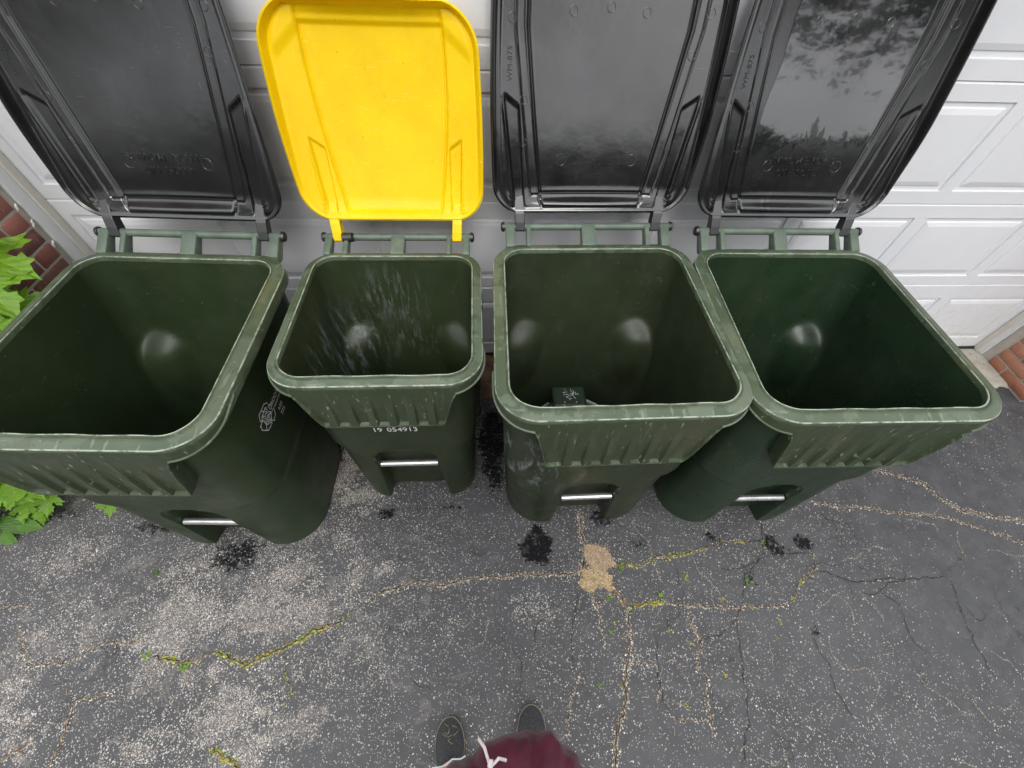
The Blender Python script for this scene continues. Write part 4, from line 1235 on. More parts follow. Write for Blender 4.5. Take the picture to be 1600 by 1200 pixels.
bin3 = make_bin(LARGE, '3', M['lid3'], True, 'large green bin with open black lid, third from the left, scuffed pale rim, close beside the bin with the wet lid', (-.2951, -.6844), .00843)
bin3['label'] = 'large scuffed green bin with open black lid, standing just right of the yellow lidded bin'
bin1 = copy_tree(bin3); bin1.location = (-1.7784, -.7375, 0); bin1.rotation_euler = (0, 0, -.0453)
bin1['label'] = 'large green bin with open black lid beside the leaves, white cube print on its side'
relink(bin1, {M['green3']: M['green1'], M['rim3']: M['rim1'], M['skirt3']: M['skirt1'], M['lid3']: M['lid1']})
bin4 = copy_tree(bin3); bin4.location = (.4496, -.7145, 0); bin4.rotation_euler = (0, 0, -.0109)
bin4['label'] = 'large green bin with a rain wet open black lid, rightmost of the four bins'
relink(bin4, {M['green3']: M['green4'], M['rim3']: M['rim4'], M['skirt3']: M['skirt4'], M['lid3']: M['lid4']})
bin2 = make_bin(SMALL, '2', M['yellow'], False, 'smaller green bin with open bright yellow lid and white number on its front', (-1.0306, -.6219), -.0040)
# no code on the leftmost lid
for o in list(bin1.children):
    if o.name.startswith('lid'):
        for k in list(o.children):
            if k.name.startswith('lettering') and abs(k.location.x) > .2: bpy.data.objects.remove(k)

# black grip sleeve on the small bin's handle bar, beside the left lid arm
by, bz = SMALL['d2']+SMALL['by'], SMALL['hr']+SMALL['bz']
c = MB(); c.tube([(-.205, by-.012, bz+.004), (-.168, by-.016, bz+.010)], [.019, .0165], 18); c.build('grip_sleeve', M['blackp'], bin2)
# white serial number under the skirt of the small bin
for tx_, x_ in (('19', -.058), ('054913', .030)): text_mesh('lettering', tx_, .040, .0006, M['white_print'], bin2, (x_, -.2765, .653), (R(90+1.4), 0, 0), .92)
# printed cube emblem and phone lines on the right flank of the leftmost bin
def line_mesh(segs, w):
    mb = MB()
    for (x0, y0), (x1, y1) in segs:
        L = math.hypot(x1-x0, y1-y0) or 1; nx_, ny_ = -(y1-y0)/L*w/2, (x1-x0)/L*w/2; ex_, ey_ = (x1-x0)/L*w/3, (y1-y0)/L*w/3
        b = len(mb.v); mb.v += [(x0+nx_-ex_, y0+ny_-ey_, 0), (x0-nx_-ex_, y0-ny_-ey_, 0), (x1-nx_+ex_, y1-ny_+ey_, 0), (x1+nx_+ex_, y1+ny_+ey_, 0)]; mb.f.append((b, b+1, b+2, b+3))
    return mb
EMBLEM = [[(-0.0970, 0.7600), (-0.0950, 0.7660), (-0.1000, 0.7670), (-0.1090, 0.7770), (-0.1360, 0.7760), (-0.1520, 0.7790), (-0.1670, 0.7590), (-0.1570, 0.7510), (-0.1530, 0.7590), (-0.1260, 0.7620), (-0.1100, 0.7590)],
    [(-0.1360, 0.7760), (-0.1290, 0.7620)], [(-0.1040, 0.7480), (-0.0930, 0.7510), (-0.0860, 0.7390)],
    [(-0.0850, 0.7180), (-0.0970, 0.6920), (-0.1130, 0.6930), (-0.1140, 0.6840), (-0.1260, 0.7010), (-0.1190, 0.7100), (-0.1050, 0.7210), (-0.0850, 0.7180)],
    [(-0.1590, 0.7490), (-0.1800, 0.7490), (-0.1770, 0.7440), (-0.1840, 0.7330), (-0.1630, 0.6980), (-0.1320, 0.6950), (-0.1340, 0.7040)],
    [(-0.1550, 0.7500), (-0.1540, 0.7260), (-0.1670, 0.7080)], [(-0.1550, 0.7250), (-0.1490, 0.7140), (-0.1340, 0.7040), (-0.1260, 0.7040)],
    [(-0.1310, 0.7500), (-0.1100, 0.7340), (-0.1060, 0.7220), (-0.1290, 0.7360), (-0.1520, 0.7240), (-0.1550, 0.7330), (-0.1310, 0.7500)],
    [(-0.1280, 0.7300), (-0.1070, 0.7210), (-0.1240, 0.7070), (-0.1390, 0.7150), (-0.1440, 0.7200), (-0.1280, 0.7300)]]
def flank(y, z):
    hw = lerp(LARGE['gw'], LARGE['hw']-.030, (z/(LARGE['hr']-.03))**.9)
    return hw*(1-LARGE['tp']*y)+.0009
segs = [sg for pl_ in EMBLEM for sg in zip(pl_, pl_[1:])]
mb = line_mesh(segs, .0026); mb.v = [(flank(y, z), y, z) for y, z, _ in mb.v]
mb.build('cube_emblem', M['white_print'], bin1, False)
def flank_text(txt, y, z, size):
    o = text_mesh('lettering', txt, size, 0, M['white_print'], bin1, (0, 0, 0), (0, 0, 0), align='LEFT')
    for v_ in o.data.vertices: yy, zz = y+v_.co.x*.9, z+v_.co.y; v_.co = (flank(yy, zz), yy, zz)
for a_ in (('G', -.127, .754, .026), ('R', -.150, .754, .022), ('G', -.137, .722, .024), ('GROOT', -.103, .736, .026), ('INDUSTRIES', -.078, .714, .013), ('630', -.070, .686, .024), ('773', -.072, .658, .024)):
    flank_text(*a_)

# ------------------------------------------------------------------ things lying in the third bin
b3 = Matrix.Translation((-.2951, -.6844, 0)) @ Matrix.Rotation(.00843, 4, 'Z')
blk = MB(); blk.box(-.122, .030, .0, .115, .072, .452)
o = blk.build('plastic_block', M['green4'], None, False); bevelled(o, .014, 3); sharpen(o, 40)
o.matrix_world = b3; prop(o, 'dark green plastic block standing in the tub inside the third bin', 'block')
sc_ = MB()
for k in range(26):
    x = -.02+rnd.gauss(0, .02)+.03; y = .10+rnd.gauss(0, .02); a = rnd.uniform(0, 3.1); L = rnd.uniform(.002, .009)
    sc_.box(-L, L, -.0008, .0008, 0, .0008, M=Matrix.Translation((x-.045, y-.04, .4523)) @ Matrix.Rotation(a, 4, 'Z'))
sc_.build('white_scuff', M['white_print'], o, False)
tr = MB()
for (rad, z) in ((.150, .150), (.150, .158), (.143, .158), (.143, .150)): pass
n = 48; prof = [(.150, .056), (.186, .335), (.193, .338), (.193, .344), (.180, .344), (.146, .070)]
for k in range(n):
    a = 2*PI*k/n
    for r_, z in prof: tr.v.append((-.022+r_*math.cos(a), -.055+r_*math.sin(a)*.95, z))
m = len(prof)
for k in range(n):
    for j in range(m-1): tr.f.append((k*m+j, ((k+1) % n)*m+j, ((k+1) % n)*m+j+1, k*m+j+1))
tr.f.append(tuple(k*m+m-1 for k in range(n)))
M['tray'] = simple('grey_green_tray', (.30, .34, .30), .3)
o = tr.build('grey_tub', M['tray'], None, True, 40); o.matrix_world = b3 @ Matrix.Translation((0, .0, 0)); prop(o, 'round grey tub with a pale edge standing inside the third bin', 'tub')

# ------------------------------------------------------------------ plants
HALF = [(0, 0), (.05, -.03), (.16, -.12), (.34, -.20), (.33, -.08), (.50, -.06), (.38, .04), (.34, .12), (.50, .17), (.58, .30), (.80, .40), (.66, .46), (.70, .58), (.54, .52), (.44, .54), (.30, .44), (.20, .42),
        (.22, .54), (.34, .60), (.28, .68), (.32, .80), (.18, .78), (.10, .88), (0, 1.08)]
def leaf_mesh(name, half, mat, seed, fold=.18, droop=.30, wob=.05):
    rr_ = random.Random(seed); v, f = [], []
    for s in (-1, 1):
        pts = [(s*(x+(rr_.uniform(-wob, wob)*.5 if 0 < x else 0)), y+(rr_.uniform(-wob, wob)*.5 if 0 < x else 0)) for x, y in half]
        # refine outline
        out = []
        for a, b in zip(pts, pts[1:]): out += [a, ((a[0]+b[0])/2, (a[1]+b[1])/2)]
        out.append(pts[-1])
        spine = [(0, y) for y in (.85, .65, .45, .25, .10)]
        poly = out+spine
        tri = tessellate_polygon([[Vector((x, y, 0)) for x, y in poly]]); b0 = len(v)
        for x, y in poly:
            z = abs(x)*fold-droop*(y*y)*.5-.28*max(0, abs(x)-.35)**1.5+rr_.uniform(-.008, .008)
            v.append((x, y, z))
        f += [tuple(b0+q for q in (t if s > 0 else t[::-1])) for t in tri]
    me = bpy.data.meshes.new(name); me.from_pydata(v, [], f); me.materials.append(mat); me.update()
    for p in me.polygons: p.use_smooth = True
    return me
MAPLE = [leaf_mesh('leaf', HALF, M['leaf'], k, .14+.05*k, .25+.12*k, .05) for k in range(4)]
OVH = [(0, 0), (.10, .05), (.24, .22), (.30, .42), (.27, .62), (.17, .82), (.06, .95), (0, 1.0)]
OVATE2 = [leaf_mesh('leaf', [(0, 0), (.10, .05), (.24, .22), (.30, .42), (.27, .62), (.17, .82), (.06, .95), (0, 1.0)], M['leaf'], 30+k, .22, .3, .02) for k in range(2)]
OVATE = [leaf_mesh('leaf', OVH, M['leaf_dark'], 20+k, .22, .35+.2*k, .02) for k in range(3)]
def put_leaf(parent, me_, pos, size, az, pitch, roll=0.0):
    o = bpy.data.objects.new('leaf', me_); COL.objects.link(o); o.parent = parent
    o.location = Vector(pos)-parent.location
    o.rotation_mode = 'QUATERNION'
    o.rotation_quaternion = (Matrix.Rotation(az-PI/2, 4, 'Z') @ Matrix.Rotation(pitch, 4, 'X') @ Matrix.Rotation(roll, 4, 'Y')).to_quaternion()
    o.scale = (size, size, size); return o
def stem(parent, pts, r0, r1, name='stem'):
    mb = MB(); n = len(pts); mb.tube([Vector(p)-parent.location for p in pts], [r0+(r1-r0)*k/(n-1) for k in range(n)], 7); return mb.build(name, M['stem'], parent)
rp = random.Random(21)
def sapling(base, top, leaves, label, cat='plant', meshes=None, r0=.006):
    t = empty('maple_sapling' if meshes is None else 'leafy_plant', base); prop(t, label, cat)
    b, tp = Vector(base), Vector(top)
    mid = b.lerp(tp, .5)+Vector((rp.uniform(-.03, .03), rp.uniform(-.03, .03), 0))
    curve = [b.lerp(mid, k/4).lerp(mid.lerp(tp, k/4), k/4) for k in range(5)]
    stem(t, curve, r0, r0*.5)
    for (x, y, z, size, az, pitch, roll) in leaves:
        p = Vector((x, y, z)); a = min(curve, key=lambda q: (q-p).length+abs(q.z-p.z+.06))
        d = (p-a)
        stem(t, [a, a+d*.5+Vector((0, 0, .015)), p], .0018, .0012, 'petiole')
        put_leaf(t, rp.choice(meshes or MAPLE), (x, y, z), size, az, pitch, roll)
    return t
# beside the left brick reveal: big lit maple leaves
L1 = [(x+.085, y-.02, z+.08, sz*1.1, a, p, ro) for x, y, z, sz, a, p, ro in [(-2.50, -.36, .93, .150, R(-15), R(-12), .1), (-2.49, -.46, .90, .155, R(-32), R(-20), -.1), (-2.56, -.42, .86, .15, R(-60), R(-30), .2), (-2.45, -.47, .80, .150, R(-30), R(-18), 0),
      (-2.50, -.54, .80, .14, R(-60), R(-25), .3), (-2.43, -.52, .68, .14, R(-20), R(-15), 0), (-2.48, -.56, .70, .15, R(-50), R(-35), -.2), (-2.40, -.60, .60, .14, R(-35), R(-20), .1),
      (-2.36, -.60, .74, .12, R(-70), R(-25), .1), (-2.52, -.40, .99, .13, R(25), R(5), -.2), (-2.44, -.60, .50, .15, R(-25), R(-25), 0), (-2.56, -.50, .95, .14, R(-80), R(-15), 0)]]
sapling((-2.58, -.55, 0), (-2.53, -.48, .95), L1, 'tall maple sapling with bright green leaves against the left brick wall')
L2 = [(-2.42, -.55, .42, .14, R(-10), R(-20), .2), (-2.40, -.66, .48, .14, R(-50), R(-25), 0), (-2.50, -.66, .40, .15, R(-80), R(-25), .1), (-2.35, -.62, .36, .13, R(-20), R(-25), 0), (-2.46, -.58, .34, .15, R(-60), R(-10), 0),
      (-2.33, -.68, .52, .12, R(-35), R(-25), -.2), (-2.55, -.62, .52, .13, R(-110), R(-20), 0), (-2.38, -.58, .56, .12, R(10), R(-10), 0), (-2.45, -.70, .30, .13, R(-60), R(-20), 0)]
sapling((-2.50, -.60, 0), (-2.43, -.62, .5), L2, 'shaded lower maple sapling squeezed between the brick wall and the leftmost bin')
# two small leaves peeking out under the leftmost bin's front
L3 = [(-2.385, -.885, .10, .085, R(-85), R(-12), 0), (-2.30, -.885, .085, .070, R(-60), R(-15), .1), (-2.40, -.86, .08, .075, R(-120), R(-5), 0), (-2.33, -.86, .07, .06, R(-30), R(-20), .1)]
sapling((-2.35, -.82, 0), (-2.35, -.85, .09), L3, 'small maple seedling peeking out under the skirt of the leftmost bin', r0=.003)
# ground plants at the left edge
L4 = []
for k in range(34):
    L4.append((rp.uniform(-3.0, -2.66), rp.uniform(-.90, -.68), rp.uniform(.03, .18), rp.uniform(.07, .10), R(rp.uniform(-140, 0)), R(rp.uniform(-25, 0)), rp.uniform(-.2, .2)))
sapling((-2.84, -.74, 0), (-2.80, -.76, .12), L4, 'low clump of small maple leaves on the ground at the left edge', r0=.003)
L5 = [(-2.83, -.90, .05, .13, R(10), R(-6), .1), (-2.85, -.95, .06, .11, R(-35), R(-12), .2), (-2.86, -.93, .10, .10, R(-100), R(-10), 0), (-2.90, -.88, .10, .12, R(-70), R(-10), .1), (-2.86, -.84, .09, .10, R(30), R(-5), -.2),
      (-2.93, -.98, .06, .12, R(-80), R(-10), .2), (-2.80, -.965, .035, .095, R(-15), R(-8), .3), (-2.88, -.86, .13, .11, R(-25), R(-10), 0), (-2.95, -.92, .09, .12, R(-40), R(-10), 0), (-2.90, -1.0, .05, .10, R(-70), R(-14), 0), (-2.84, -1.0, .03, .09, R(-50), R(-14), .2), (-2.80, -.86, .07, .10, R(5), R(-8), .1), (-2.93, -.94, .15, .11, R(-60), R(-8), -.2), (-2.88, -1.04, .03, .09, R(-100), R(-10), 0), (-2.95, -1.0, .09, .11, R(-50), R(-10), .1)]
sapling((-2.93, -.90, 0), (-2.90, -.91, .07), L5, 'dark weed with smooth oval leaves at the left edge of the asphalt', meshes=OVATE, r0=.003)
# small weeds in the cracks
for (x, y, sz, lab) in ((-1.87, -1.545, .026, 'single green weed leaf below the middle of the left mossy crack'), (.425, -1.335, .022, 'weed where the right crack corner turns up toward the bins'),
        (.56, -1.17, .018, 'small weed at the far right end of the upper cracks'), (-.12, -1.25, .026, 'grassy tuft just right of the straw coloured patch'),
        (-.20, -1.37, .022, 'green tuft at the lower right tip of the straw coloured patch'), (.02, -1.375, .026, 'bushy green tuft on the crack below the upper moss line'),
        (-2.03, -1.50, .028, 'weed at the left end of the left mossy crack'), (-.29, -1.67, .016, 'tiny weed in the thin crack right of the right shoe'), (-.21, -1.50, .016, 'tiny weed in the short crack under the straw coloured patch')):
    t = empty('crack_weed', (x, y, gz(x, y))); prop(t, lab, 'weed', 'tiny weeds in the asphalt cracks')
    for k in range(8):
        put_leaf(t, rp.choice(OVATE2), (x+rp.gauss(0, sz*.25), y+rp.gauss(0, sz*.25), t.location.z+.004+rp.random()*.005), sz*rp.uniform(.35, .65), rp.uniform(0, 6.28), R(rp.uniform(5, 30)))
# fallen bits: leaf scraps and twigs
for k, (x, y, lab) in enumerate(((-2.12, -1.20, 'green leaf scrap lying on the pale gravel patch'),)):
    t = bpy.data.objects.new('fallen_leaf', OVATE[0]); COL.objects.link(t); t.location = (x, y, gz(x, y)+.006); t.scale = (.03,)*3; t.rotation_euler = (0, 0, 1.0); prop(t, lab, 'leaf')
tw = MB()
for k in range(60):
    x, y = rp.uniform(-2.8, 1.8), rp.uniform(-2.0, -.95); a = rp.uniform(0, 3.14); L = rp.uniform(.008, .03)
    p = [(x+math.cos(a)*L*q+rp.gauss(0, .001), y+math.sin(a)*L*q+rp.gauss(0, .001), gz(x, y)+.003) for q in (-.5, 0, .5)]
    tw.tube(p, .0007, 4)
o = tw.build('dry_stalks', simple('dry_stalk', (.50, .42, .26), .8), None, False, 0); prop(o, 'thin dry stalks scattered over the asphalt', 'stalks', kind='stuff')

# ------------------------------------------------------------------ the person taking the photograph
PX = -.695
def skin_chain(name, verts, edges, radii, mat, parent, root=0, sub=2):
    me = bpy.data.meshes.new(name); me.from_pydata(verts, edges, []); o = bpy.data.objects.new(name, me); COL.objects.link(o)
    s = o.modifiers.new('skin', 'SKIN'); s.use_smooth_shade = True; s.branch_smoothing = .4
    for k, rd in enumerate(radii):
        sv = me.skin_vertices[0].data[k]; sv.radius = rd if isinstance(rd, tuple) else (rd, rd); sv.use_root = (k == root)
    m = o.modifiers.new('sub', 'SUBSURF'); m.levels = sub; m.render_levels = sub
    dg = bpy.context.evaluated_depsgraph_get(); dg.update()
    nm = bpy.data.meshes.new_from_object(o.evaluated_get(dg)); o.modifiers.clear(); o.data = nm; nm.materials.clear(); nm.materials.append(mat)
    for p in nm.polygons: p.use_smooth = True
    o.parent = parent; return o
person = empty('person', (0, 0, 0))
prop(person, 'person in maroon shorts and black shoes standing at the bottom edge, seen from above', 'person')
V_, E_, R_ = [], [], []
def jn(p, r_, prev=None):
    V_.append(p); R_.append(r_)
    if prev is not None: E_.append((prev, len(V_)-1))
    return len(V_)-1
pel = jn((PX, -1.92, .93), .13)
chest = jn((PX, -1.93, 1.12), .125, pel); ch2 = jn((PX, -1.945, 1.30), .135, chest); nk0 = jn((PX, -1.95, 1.42), .07, ch2); nk = jn((PX, -1.955, 1.50), .052, nk0)
h0 = jn((PX, -1.955, 1.58), .070, nk); h1 = jn((PX, -1.965, 1.66), .082, h0); h2 = jn((PX, -1.97, 1.73), .060, h1)
for s in (-1, 1):
    hip = jn((PX+s*.09, -1.92, .86), .095, pel); kn = jn((PX+s*.125, -1.91, .49), .058, hip); ca = jn((PX+s*.138, -1.935, .34), .055, kn); an = jn((PX+s*.150, -1.935, .09), .036, ca); ft = jn((PX+s*.151, -1.86, .045), .034, an)
    sh = jn((PX+s*.17, -1.955, 1.37), .055, nk0); el = jn((PX+s*.26, -1.93, 1.12), .040, sh); wr = jn((PX+s*.13, -1.83, 1.80-.03), .027, el); hd_ = jn((PX+s*.10, -1.80, 1.85), .034, wr)
body = skin_chain('body', V_, E_, R_, M['skin'], person, 0, 2)
for s in (-1, 1):                 # raised hands, five fingers each
    for k, (dx, dz, L) in enumerate(((.034, .02, .060), (.014, .03, .072), (-.006, .03, .076), (-.026, .025, .070), (-.042, .012, .056))):
        x, y, z = PX+s*.10, -1.80, 1.86
        b_ = (x-s*dx*1.0, y+.0, z+.01); skin_chain('finger', [b_, (b_[0]-s*.004, b_[1]-.006, b_[2]+L*.5), (b_[0]-s*.012, b_[1]+.006, b_[2]+L*.8), (b_[0]-s*.018, b_[1]+.016, b_[2]+L*.9)], [(0, 1), (1, 2), (2, 3)], [.0095, .0088, .0080, .0065], M['skin'], body, 0, 1)
nose = skin_chain('nose', [(PX, -1.885, 1.665), (PX, -1.866, 1.64)], [(0, 1)], [.010, .013], M['skin'], body, 0, 1)
for s in (-1, 1):
    e = MB(); e.tube([(PX+s*.031, -1.893, 1.672), (PX+s*.031, -1.885, 1.672)], [.013, .008], 12); e.build('eye', M['eye'], body)
    e = MB(); e.tube([(PX+s*.080, -1.965, 1.63), (PX+s*.088, -1.968, 1.66), (PX+s*.086, -1.972, 1.69)], [.010, .015, .009], 8); e.build('ear', M['skin'], body)
mo = MB(); mo.tube([(PX-.024, -1.888, 1.605), (PX, -1.882, 1.602), (PX+.024, -1.888, 1.605)], [.003, .006, .003], 8); mo.build('mouth', simple('lips', (.40, .15, .13), .5), body)
hv = MB(); n1, n2 = 28, 12
for a in range(n2+1):
    ph = PI/2*a/n2*1.15
    for b in range(n1):
        th = 2*PI*b/n1; hv.v.append((PX+.094*math.sin(ph)*math.cos(th), -1.985+.098*math.sin(ph)*math.sin(th), 1.690+.105*math.cos(ph)))
for a in range(n2):
    for b in range(n1): hv.f.append((a*n1+b, a*n1+(b+1) % n1, (a+1)*n1+(b+1) % n1, (a+1)*n1+b))
hv.build('hair', M['hair'], person)
# t-shirt
def rings_mesh(name, rings, mat, parent, n=72, amp=.0, seed=0):
    rr_ = random.Random(seed); mb = MB(); ph = [rr_.uniform(0, 6.28) for _ in range(6)]
    for (cx, cy, z, rx, ry, a_) in rings:
        for k in range(n):
            th = 2*PI*k/n
            w = 1+a_*(math.sin(5*th+ph[0]+z*9)*.5+math.sin(11*th+ph[1]-z*22)*.35+math.sin(19*th+ph[2]+z*31)*.25)
            mb.v.append((cx+rx*w*math.cos(th), cy+ry*w*math.sin(th), z))
    for a in range(len(rings)-1):
        for k in range(n): mb.f.append((a*n+k, a*n+(k+1) % n, (a+1)*n+(k+1) % n, (a+1)*n+k))
    return mb.build(name, mat, parent, True, 60)
rings_mesh('t_shirt', [(PX, -1.955, 1.43, .07, .065, 0), (PX, -1.95, 1.40, .15, .095, .01), (PX, -1.95, 1.34, .185, .115, .02), (PX, -1.945, 1.22, .18, .125, .03), (PX, -1.935, 1.08, .172, .128, .04), (PX, -1.95, .985, .160, .118, .03)], M['shirt'], person, seed=2)
for s in (-1, 1):
    q = MB(); q.tube([(PX+s*.13, -1.952, 1.38), (PX+s*.19, -1.955, 1.33), (PX+s*.225, -1.945, 1.23)], [.072, .068, .066], 20, False); q.build('sleeve', M['shirt'], person)
# shorts: gathered waistband, billowing front, white piping on the left leg
def shorts():
    n = 240; mb = MB(); rows = []
    # waistband front reaches y about -1.79; cloth billows forward just below it
    prof = [(1.035, .150, .132, -1.925, 0), (1.030, .157, .139, -1.925, 0), (1.016, .158, .140, -1.925, .012), (1.000, .158, .140, -1.925, .012), (.994, .156, .137, -1.925, .05), (.987, .162, .145, -1.92, .075), (.980, .168, .152, -1.918, .075), (.972, .173, .158, -1.915, .07), (.962, .178, .162, -1.914, .065), (.95, .184, .168, -1.913, .06), (.935, .188, .171, -1.913, .055), (.92, .192, .174, -1.913, .05), (.90, .198, .176, -1.913, .035), (.84, .205, .172, -1.915, .024), (.78, .208, .165, -1.918, .022)]
    for (z, rx, ry, cy, am) in prof:
        row = []
        for k in range(n):
            th = 2*PI*k/n; g = am*(.35*math.sin(23*th)+.25*math.sin(37*th+1)+1.5*(float(fbm(np.array([th*7.]), np.array([z*16.+3]), 31, 4)[0])-.5)+.7*abs(math.sin(6.5*th+z*14)))-am*.35
            c, s_ = math.cos(th), math.sin(th)
            b = 0
            if z < .99 and s_ > 0:                       # billow to the front right, flatter to the front left
                b = .028*math.exp(-((th-R(62))/.55)**2)*min(1, (.99-z)/.04)-.012*math.exp(-((th-R(108))/.22)**2)
            fx = (abs(c)**.85)*(1 if c > 0 else -1)
            row.append((PX+.022+(rx*(1+g))*fx, cy-.017+(ry*(1+g)+b)*s_, z+.004*math.sin(7*th)*(1 if z < .99 else 0)))
        rows.append(row)
    for r_ in rows: mb.v += r_
    for a in range(len(rows)-1):
        for k in range(n): mb.f.append((a*n+k, (a+1)*n+k, (a+1)*n+(k+1) % n, a*n+(k+1) % n))
    sh = mb.build('shorts', M['shorts'], person, True, 70)
    for s in (-1, 1):
        lg = []
        for (z, rx, ry) in ((.80, .100, .125), (.70, .104, .118), (.60, .106, .112), (.50, .108, .108)): lg.append((PX+.018+s*(.098+(.8-z)*.06), -1.935, z, rx, ry, .035))
        rings_mesh('shorts_leg', lg, M['shorts'], sh, seed=5+s)
    return sh, rows
sh, rows = shorts()
# piping line follows the front left of the shorts
pp = []
for k, row in zip(range(5), rows[5:10]):
    i_ = int(240*(122+k*5)/360); x, y, z = row[i_]; pp.append((x, y+.003, z+.002))
row = rows[12]; pp = [tuple(Vector(row[int(240*a/360)])+Vector((0, .0045, .0))) for a in range(108, 172, 4)]
q = MB(); q.tube(pp, .0016, 6); q.build('piping', M['white_print'], sh)
OFF = Vector((.002, .000, 0))
# drawstring: two flat pinkish white cord ends crossing at the waist
for k, pts in enumerate((((PX-.010, -1.792, 1.020), (PX-.004, -1.772, 1.028), (PX-.014, -1.748, 1.012), (PX-.024, -1.738, .995)), ((PX-.002, -1.796, 1.018), (PX-.006, -1.774, 1.030), (PX+.010, -1.762, 1.026), (PX+.022, -1.766, 1.016)))):
    c = MB(); c.tube([Vector(pts[0]).lerp(Vector(pts[1]), .5)+OFF, *[Vector(p)+OFF for p in pts]], [.0016, .0018, .0024, .0028, .0028], 8)
    c.build('drawstring', M['cord'], sh)
q = MB(); q.tube([(PX-.0025, -1.772, 1.030), (PX-.001, -1.762, 1.030)], [.005, .0045], 10); q.build('drawstring_knot', M['cord'], sh)
# shoes
def shoe(cx, ty, rz):
    t = MB(); out = []
    L = .285; n = 40
    def width(q):   # q 0 toe .. 1 heel -> half width
        if q < .30: return .0515*math.sqrt(max(0, 1-(1-q/.30)**2.3))**1.0
        return .0515-(q-.30)*.030 if q < .85 else .035*math.sqrt(max(0, 1-((q-.85)/.15)**2))
    rows_ = []
    for k in range(n+1):
        q = k/n; q = .5-.5*math.cos(PI*q); w = max(.0015, width(q)) ; rows_.append((-q*L, w))
    sole = MB(); up = MB()
    m = len(rows_)
    ring = [(w, y) for y, w in rows_]+[(-w, y) for y, w in rows_[::-1]]
    for z, g in ((.0, -.003), (.004, .0002), (.018, .0002), (.021, -.002)):
        for x, y in ring: sole.v.append((x+(g if x > 0 else -g), y+(.003 if y > -.14 else -.003)*(g > 0), z))
    nn = len(ring)
    for a in range(3):
        for k in range(nn): sole.f.append((a*nn+k, a*nn+(k+1) % nn, (a+1)*nn+(k+1) % nn, (a+1)*nn+k))
    sole.f.append(tuple(range(3*nn, 4*nn)))
    na = 14
    for y, w in rows_:
        q = -y/L; h = .022+.034*math.sin(PI*min(1, q/.55)/2)**.8+(.040*float(sstep(.45, .75, q)))
        h = min(h, .022+.09*math.sqrt(max(0, q*1.0))*1.0)
        for j in range(na+1):
            a = PI*j/na; up.v.append((w*.985*math.cos(a)*(1-.10*math.sin(a)*q), y, .020+(h-.020)*math.sin(a)**.85))
    for k in range(m-1):
        for j in range(na): up.f.append((k*(na+1)+j, k*(na+1)+j+1, (k+1)*(na+1)+j+1, (k+1)*(na+1)+j))
    o = up.build('shoe', M['shoe'], person, True, 60); o.location = (cx, ty, gz(cx, ty)); o.rotation_euler = (0, 0, rz)
    sole.build('sole', M['sole'], o, True, 50)
    return o
s1_ = shoe(-.858, -1.742, R(3)); s2_ = shoe(-.556, -1.720, R(-4))
# grass clippings stuck to the left shoe
gr = MB()
for k in range(10):
    x = rp.gauss(.0, .012); y = -.05+rp.gauss(0, .016); a = rp.uniform(0, 3); L = rp.uniform(.004, .010)
    gr.tube([(x-math.cos(a)*L, y-math.sin(a)*L, .054), (x, y, .058), (x+math.cos(a)*L, y+math.sin(a)*L, .054)], .0005, 4)
gr.build('grass_clippings', simple('dry_clipping', (.45, .42, .22), .8), s1_, False, 0)

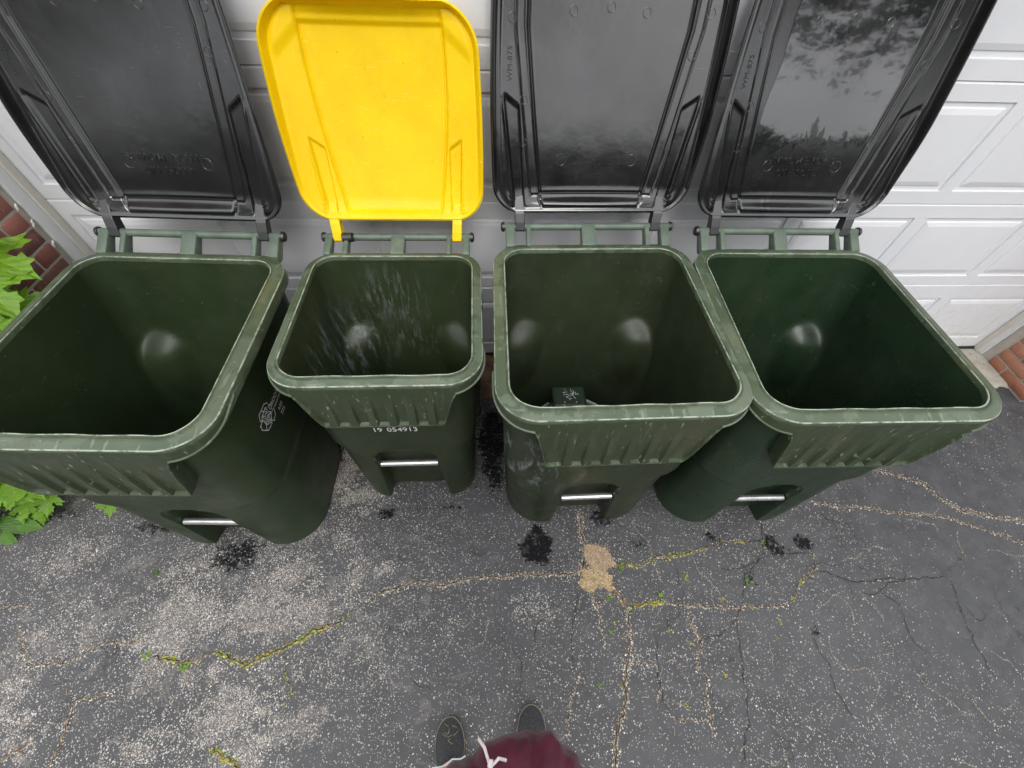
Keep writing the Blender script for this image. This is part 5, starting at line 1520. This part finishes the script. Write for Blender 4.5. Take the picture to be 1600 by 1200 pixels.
# ------------------------------------------------------------------ trees across the drive, seen mirrored in the lids
def tree(x, y, h, cr, zlow, label, seed):
    t = empty('broadleaf_tree', (x, y, 0)); prop(t, label, 'tree', 'trees behind the camera')
    rs = np.random.RandomState(seed); rr_ = random.Random(seed)
    mb = MB(); top = Vector((rr_.uniform(-.4, .4), rr_.uniform(-.4, .4), h*.85))
    mb.tube([(0, 0, -.1), (.03, 0, .5), top*.4, top*.7, top], [.32, .25, .20, .13, .05], 12)
    for k in range(12):
        a = rr_.uniform(0, 6.28); z = rr_.uniform(zlow*.8, h*.75); e = Vector((math.cos(a)*cr*.8, math.sin(a)*cr*.8, z+cr*.3))
        s_ = top*(z/top.z); mb.tube([s_, s_.lerp(e, .5)+Vector((0, 0, .3)), e], [.09, .06, .02], 7)
    mb.build('trunk', M['bark'], t)
    n = 15000; cl = 90
    cen = rs.randn(cl, 3); cen /= np.linalg.norm(cen, axis=1)[:, None]; cen *= (rs.rand(cl, 1)**.4)
    cen = cen*np.array([cr, cr, (h-zlow)/2])*.82+np.array([0, 0, (h+zlow)/2])
    idx = rs.randint(0, cl, n); p = cen[idx]+rs.randn(n, 3)*cr*.14; p[:, 2] -= np.abs(rs.randn(n))*.25
    a = rs.randn(n, 3); a /= np.linalg.norm(a, axis=1)[:, None]; b = np.cross(a, rs.randn(n, 3)); b /= np.linalg.norm(b, axis=1)[:, None]
    s_ = .06+.08*rs.rand(n, 1)
    V = np.stack([p-a*s_, p-b*s_*.55, p+a*s_, p+b*s_*.55], 1).reshape(-1, 3); F = np.arange(4*n).reshape(-1, 4)
    mesh_obj('crown', V.tolist(), F.tolist(), M['crown'], t, False)
tree(6.0, -10.5, 11.0, 4.2, 4.3, 'leafy tree across the drive, mirrored at the top of the rightmost lid', 3)
tree(-1.5, -15.0, 12.0, 4.0, 6.2, 'leafy tree behind the photographer, mirrored in the black lids', 4)
tree(-9.5, -12.0, 10.0, 3.6, 4.5, 'leafy tree to the left behind the photographer', 5)

# far bank of shrubs and trees along the street behind the photographer
rs = np.random.RandomState(9); n = 26000
ang = rs.rand(n)*2.9-1.45+PI*1.5; dist = 30+rs.randn(n)*1.5; hgt = 5.4+1.8*(fbm(ang*9+40, ang*0+3, 17, 4)-.5)*2
zz = hgt*rs.rand(n)**.8
p = np.stack([np.cos(ang)*dist, np.sin(ang)*dist, zz], 1)
a = rs.randn(n, 3); a /= np.linalg.norm(a, axis=1)[:, None]; b = np.cross(a, rs.randn(n, 3)); b /= np.linalg.norm(b, axis=1)[:, None]
s_ = .22+.25*rs.rand(n, 1)
V = np.stack([p-a*s_, p-b*s_*.7, p+a*s_, p+b*s_*.7], 1).reshape(-1, 3); F = np.arange(4*n).reshape(-1, 4)
o = mesh_obj('hedge_bank', V.tolist(), F.tolist(), M['crown'], None, False); prop(o, 'far off green bank of trees along the street', 'woods', kind='stuff')
